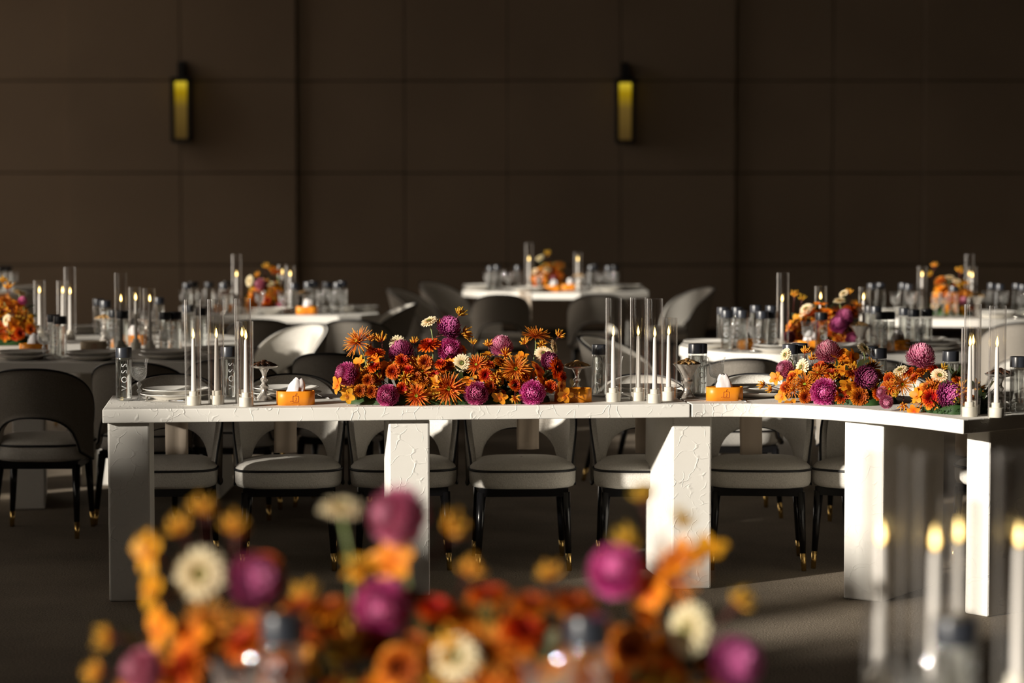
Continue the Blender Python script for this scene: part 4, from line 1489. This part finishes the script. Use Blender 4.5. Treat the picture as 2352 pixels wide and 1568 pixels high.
itemsK2 = [
 (2115, 820, 'pomponp', 32, 'u'), (2179, 905, 'pompond', 29, 'r'), (2028, 902, 'pomponp', 15, 'l'), (2036, 923, 'pomponp', 15, 'd'),
 (2068, 850, 'gerbera', 20, 'lu'), (2158, 863, 'gerbera', 22, 'fu'),
 (2072, 882, 'spider', 27, 'f'), (2045, 893, 'spider', 22, 'l'),
 (2138, 913, 'button', 22, 'f'), (2134, 890, 'button', 19), (2088, 856, 'button', 17), (2117, 853, 'button', 20), (2042, 870, 'button', 16, 'l'), (2034, 890, 'button', 15, 'l'), (2145, 850, 'button', 18, 'ru'), (2100, 868, 'button', 16),
 (2107, 909, 'orchid', 20), (2099, 943, 'orchid', 17, 'd'), (2120, 895, 'orchid', 17), (2075, 931, 'kanga', 17, 'd'), (2060, 905, 'kanga', 14), (2168, 845, 'kanga', 14, 'ru'),
]
p0 = edgeK(2108) + normK(22) * .20
arrangement('round plum and orange flower arrangement right of the pair on the curved table', p0.x, p0.y, TZ, 0.135, 0.135, 0.15, itemsK2, 26, 6, rad(-45), leaves=90)
# near blurred arrangement
itemsN = [
 (915, 1185, 'pomponp', 66, 'l'), (878, 1395, 'pompon', 64, 'f'), (1415, 1310, 'pompon', 60, 'fu'), (590, 1335, 'pompond', 62, 'r'), (330, 1540, 'pomponp', 50, 'l'), (1690, 1520, 'pompond', 60, 'r'),
 (460, 1318, 'gerbera', 66, 'f'), (784, 1168, 'gerbera', 56, 'u'), (1580, 1445, 'gerbera', 66, 'l'), (1048, 1510, 'gerbera', 62, 'fu'), (1050, 1500, 'orchid', 50, 'f'),
 (480, 1440, 'spider', 70, 'f'), (1545, 1320, 'spider', 80, 'l'), (600, 1300, 'button', 50, 'u'), (690, 1400, 'button', 46),
 (920, 1530, 'button', 52, 'f'), (1200, 1450, 'button', 56), (1450, 1490, 'button', 54, 'f'), (1320, 1390, 'button', 56, 'u'), (1120, 1370, 'button', 50, 'u'), (1000, 1400, 'button', 46), (760, 1400, 'button', 44), (560, 1480, 'button', 50), (430, 1530, 'button', 54, 'l'), (640, 1545, 'button', 46), (1220, 1390, 'button', 50, 'u'),
 (345, 1270, 'orchid', 52, 'l'), (352, 1350, 'orchid', 56, 'l'), (370, 1440, 'orchid', 60, 'l'), (440, 1470, 'orchid', 54), (900, 1290, 'orchid', 56, 'fu'), (1560, 1290, 'orchid', 62, 'lu'), (1500, 1360, 'orchid', 62, 'l'), (1620, 1270, 'orchid', 56, 'u'), (830, 1310, 'orchid', 46), (1480, 1420, 'orchid', 50),
 (470, 1172, 'kanga', 46, 'u'), (415, 1215, 'kanga', 44, 'lu'), (540, 1215, 'kanga', 50, 'u'), (1040, 1215, 'kanga', 52, 'ru'), (1440, 1245, 'kanga', 48, 'u'), (1565, 1195, 'kanga', 44, 'ru'), (250, 1465, 'kanga', 44, 'L'), (225, 1545, 'kanga', 42, 'L'),
 (920, 1225, 'kanga', 44, 'f'), (820, 1300, 'kanga', 44, 'u'), (1260, 1320, 'kanga', 44, 'u'), (1700, 1380, 'kanga', 44, 'ru'), (700, 1370, 'kanga', 46, 'u'), (1480, 1140, 'kanga', 40, 'u'), (1080, 1310, 'kanga', 44, 'ru'), (345, 1250, 'kanga', 40, 'lu'),
]
pN = at(990, 3.69, TZ)
arrangement('blurred orange and plum flower arrangement filling the foreground', pN.x, pN.y, TZ, 0.49, 0.165, 0.215, itemsN, 150, 8, 0.0, leaves=150)
# the arrangements on the tables behind
pool_far = ['button'] * 5 + ['orchid'] * 5 + ['kanga'] * 2 + ['spider'] * 2 + ['gerbera'] * 1
def far_arr(label, px, D, a, b, h, extra, n, seed):
    p = at(px, D, TZ)
    return arrangement(label, p.x, p.y, TZ, a, b, h, extra, n, seed, 0.0, pools=pool_far, leaves=70)
far_arr('orange flower arrangement cut by the left edge of the picture', -16, 13.5, 0.25, 0.16, 0.31,
        [(45, 672, 'gerbera', 18), (40, 700, 'orchid', 18), (20, 660, 'kanga', 18, 'u'), (68, 735, 'orchid', 16, 'r'), (30, 745, 'orchid', 17), (45, 765, 'button', 14), (70, 755, 'button', 12), (10, 690, 'spider', 22), (52, 690, 'pompon', 10), (15, 735, 'gerbera', 15, 'l'), (8, 645, 'kanga', 14, 'u')], 75, 21)
far_arr('blurred orange flower arrangement on the far left-centre table', 616, 17.25, 0.145, 0.12, 0.27,
        [(573, 645, 'gerbera', 14, 'l'), (598, 653, 'pomponp', 13, 'l'), (612, 612, 'kanga', 13, 'u'), (637, 627, 'spider', 17), (592, 632, 'kanga', 11, 'lu'), (645, 700, 'pomponp', 11, 'f'), (622, 652, 'gerbera', 11), (640, 665, 'orchid', 11), (638, 690, 'orchid', 12), (615, 690, 'button', 10), (625, 617, 'orchid', 11)], 52, 22)
far_arr('blurred orange flower arrangement on the farthest centre table', 1256, 21.25, 0.145, 0.12, 0.27,
        [(1240, 592, 'gerbera', 11, 'lu'), (1258, 583, 'kanga', 11, 'u'), (1258, 621, 'gerbera', 11), (1285, 610, 'spider', 14), (1228, 622, 'gerbera', 9), (1230, 640, 'orchid', 9), (1292, 632, 'orchid', 9), (1270, 640, 'pomponp', 8)], 48, 23)
far_arr('orange and plum flower arrangement behind the curved table', 1890, 13.15, 0.19, 0.14, 0.25,
        [(1825, 678, 'kanga', 15, 'u'), (1842, 685, 'kanga', 14, 'u'), (1938, 673, 'gerbera', 13, 'lu'), (1950, 672, 'kanga', 14, 'u'), (1928, 690, 'gerbera', 16, 'u'), (1852, 709, 'gerbera', 18, 'lu'), (1885, 700, 'orchid', 18), (1900, 715, 'orchid', 16), (1955, 715, 'button', 20), (1940, 728, 'pompond', 20), (1925, 745, 'pompond', 20), (1812, 775, 'pomponp', 15, 'l'), (1958, 780, 'pompond', 16), (1860, 720, 'spider', 22), (1830, 735, 'orchid', 16), (1815, 750, 'orchid', 15), (1968, 702, 'spider', 18), (1840, 752, 'orchid', 15)], 56, 24)
far_arr('orange flower arrangement on the far right table', 2186, 16.75, 0.145, 0.12, 0.27,
        [(2146, 610, 'kanga', 12, 'u'), (2138, 630, 'kanga', 10, 'lu'), (2205, 622, 'kanga', 14, 'u'), (2182, 637, 'gerbera', 13), (2197, 645, 'gerbera', 11), (2160, 645, 'spider', 16), (2150, 680, 'orchid', 12), (2215, 650, 'orchid', 13), (2160, 662, 'orchid', 12), (2212, 690, 'pomponp', 10)], 50, 25)

label_things()
